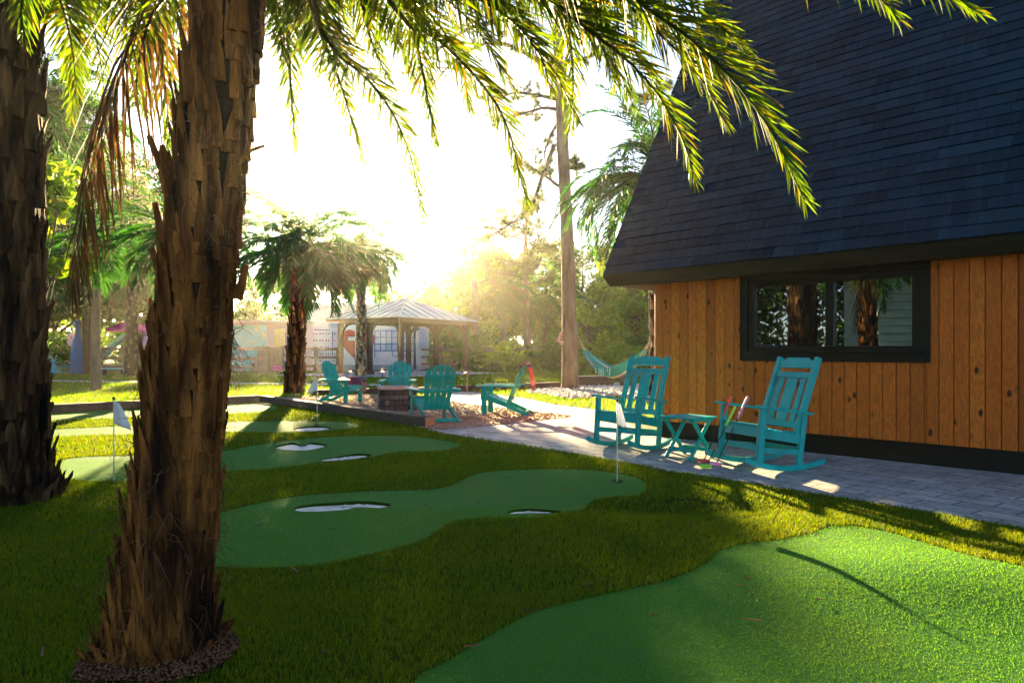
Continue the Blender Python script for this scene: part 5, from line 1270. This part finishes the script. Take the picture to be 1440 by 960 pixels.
cv = catmull(pts, 40); m = MB(); m.tube([tuple(q) for q in cv], .012, 4); m.build('wire', 'dark_metal', sl2)
for i in range(1, 39, 2):
    m = MB(); m.lathe([(.01, .02), (.055, -.03), (.055, -.08), (.015, -.12)][::-1], tuple(cv[i]), 8); m.build('bulb', 'bulb_glow', sl2)

# ------------------------------------------------------------------ what the window reflects: house, hedge and parked car to the left of the camera
hs = thing('clapboard_house', 'pale green clapboard house mirrored in the right window pane', 'house', (-9.2, -1.2, 0), R(12))
m = MB()
for k in range(16):
    z = .1+k*.24; m.add([(.03, -3.5, z), (.03, 2.2, z), (-.02, 2.2, z+.222), (-.02, -3.5, z+.222), (-.09, -3.5, z), (-.09, 2.2, z), (-.09, -3.5, z+.222), (-.09, 2.2, z+.222)], [(0, 1, 2, 3), (0, 4, 5, 1), (3, 2, 7, 6)])
m.build('wall', 'house_siding', hs)
m = MB(); m.box((-2.5, -.65, 2.0), (4.8, 5.6, 3.9)); m.build('core', 'house_siding', hs)
m = MB(); m.slab([(-3.2, 0), (3.2, 0), (0, 2.2)], (-2.4, -.65, 3.96), (1, 0, 0), (0, 0, 1), 6.4); m.build('roof', 'fascia', hs)
ca = thing('parked_car', 'blue parked car mirrored low in the left window pane', 'car', (-14.5, 3.3, 0), R(80))
m = MB(); m.slab([(-2.1, .35), (2.1, .35), (2.15, .7), (1.9, .88), (1.0, .95), (.55, 1.42), (-.9, 1.48), (-1.6, 1.0), (-2.1, .92), (-2.2, .6)], (0, 0, 0), (1, 0, 0), (0, 0, 1), 1.7); m.build('body', 'car_paint', ca, .06)
m = MB(); m.slab([(.9, .97), (.52, 1.36), (-.85, 1.41), (-1.35, 1.0)], (0, 0, 0), (1, 0, 0), (0, 0, 1), 1.72); m.build('window', 'car_glass', ca)
for sx in (-1.35, 1.35):
    for sy in (-.78, .78):
        m = MB(); m.tube([(sx, sy-.1, .32), (sx, sy+.1, .32)], .32, 18); w = m.build('wheel', 'rubber', ca)
        m = MB(); m.tube([(sx, sy-.104, .32), (sx, sy+.104, .32)], .18, 14); m.build('rim', 'grey_metal', w)
sheet('road', [(-19, -10), (-12.4, -10), (-12.4, 9), (-19, 9)], 'asphalt', .008)
for i, (x, y, r, h) in enumerate(((-20.5, 0, 1.6, 1.9), (-20.8, 3.2, 1.8, 2.2), (-20.2, 6.2, 1.6, 1.8), (-20.6, -3.2, 1.7, 2.0))):
    shrub(('mirrored shrub behind the parked car', 'mirrored tall shrub beyond the car roof', 'mirrored shrub at the road edge toward the lawn', 'mirrored shrub nearest the clapboard house')[i], (x, y, 0), r, h, 300+i, 'shrub_leaf', n=18, per=90, size=.13, group='shrubs across the road')
far_palm('palm_tree', 'palm across the road mirrored in the left window pane', (-24, 3.5, 0), 4.2, .2, .18, 36, 2.8, 0, bark='bark_grey', seed=61, nleaf=30, lw=.05, ll=.55)
far_palm('palm_tree', 'palm beside the clapboard house mirrored in the window', (-7.6, 2.2, 0), 3.9, .22, .2, 40, 2.6, 90, seed=62, nleaf=34, lw=.04, ll=.5)

# ------------------------------------------------------------------ light, air, sky, camera
EL, AZ = math.atan(.2135/1.031), math.atan2(-.25, 1.0)      # azimuth from +Y, negative = towards -X
sd = Vector((math.sin(AZ)*math.cos(EL), math.cos(AZ)*math.cos(EL), math.sin(EL)))
sun = bpy.data.lights.new('sun', 'SUN'); sun.energy = 5.0; sun.angle = R(.5); sun.color = (1.0, .74, .38)
so = bpy.data.objects.new('sun', sun); COL.objects.link(so); so.rotation_euler = sd.to_track_quat('Z', 'Y').to_euler(); so.location = (-8, 30, 30)
w = bpy.data.worlds.new('World'); S.world = w; w.use_nodes = True
nt = w.node_tree; nt.nodes.clear()
sky = nt.nodes.new('ShaderNodeTexSky'); sky.sky_type = 'NISHITA'; sky.sun_disc = False; sky.sun_elevation = EL; sky.sun_rotation = AZ
sky.air_density = .6; sky.dust_density = .4; sky.ozone_density = 1.0
bg = nt.nodes.new('ShaderNodeBackground'); bg.inputs[1].default_value = .05; wo = nt.nodes.new('ShaderNodeOutputWorld')
nt.links.new(sky.outputs[0], bg.inputs[0]); nt.links.new(bg.outputs[0], wo.inputs[0])

m = MB(); m.box((0, 51, 8.0), (240, 222, 18.0)); hz_ = m.build('haze', None); hz_['kind'] = 'stuff'
hm_, nt, out = nodes('haze'); pvv = nt.nodes.new('ShaderNodeVolumePrincipled')
pvv.inputs['Color'].default_value = (1, .95, .80, 1); pvv.inputs['Density'].default_value = .0005; pvv.inputs['Anisotropy'].default_value = .9
nt.links.new(pvv.outputs[0], out.inputs['Volume']); hz_.data.materials.append(hm_)

cam = bpy.data.cameras.new('camera'); cam.sensor_width = 36; cam.lens = 24.0; cam.shift_y = (HZ-480)/1440; cam.clip_end = 1000; cam.clip_start = .05
co = bpy.data.objects.new('camera', cam); COL.objects.link(co); co.location = (0, 0, CH); co.rotation_euler = (R(90), 0, 0); S.camera = co
vs_ = S.view_settings; vs_.view_transform = 'Standard'; vs_.look = 'None'; vs_.exposure = 3.3; vs_.gamma = 1.0; vs_.use_curve_mapping = False
cy = S.cycles; cy.use_denoising = True; cy.denoiser = 'OPENIMAGEDENOISE'; cy.use_adaptive_sampling = True; cy.adaptive_threshold = .02
cy.max_bounces = 6; cy.diffuse_bounces = 3; cy.glossy_bounces = 3; cy.transmission_bounces = 5; cy.transparent_max_bounces = 8; cy.volume_bounces = 0; cy.sample_clamp_indirect = 6
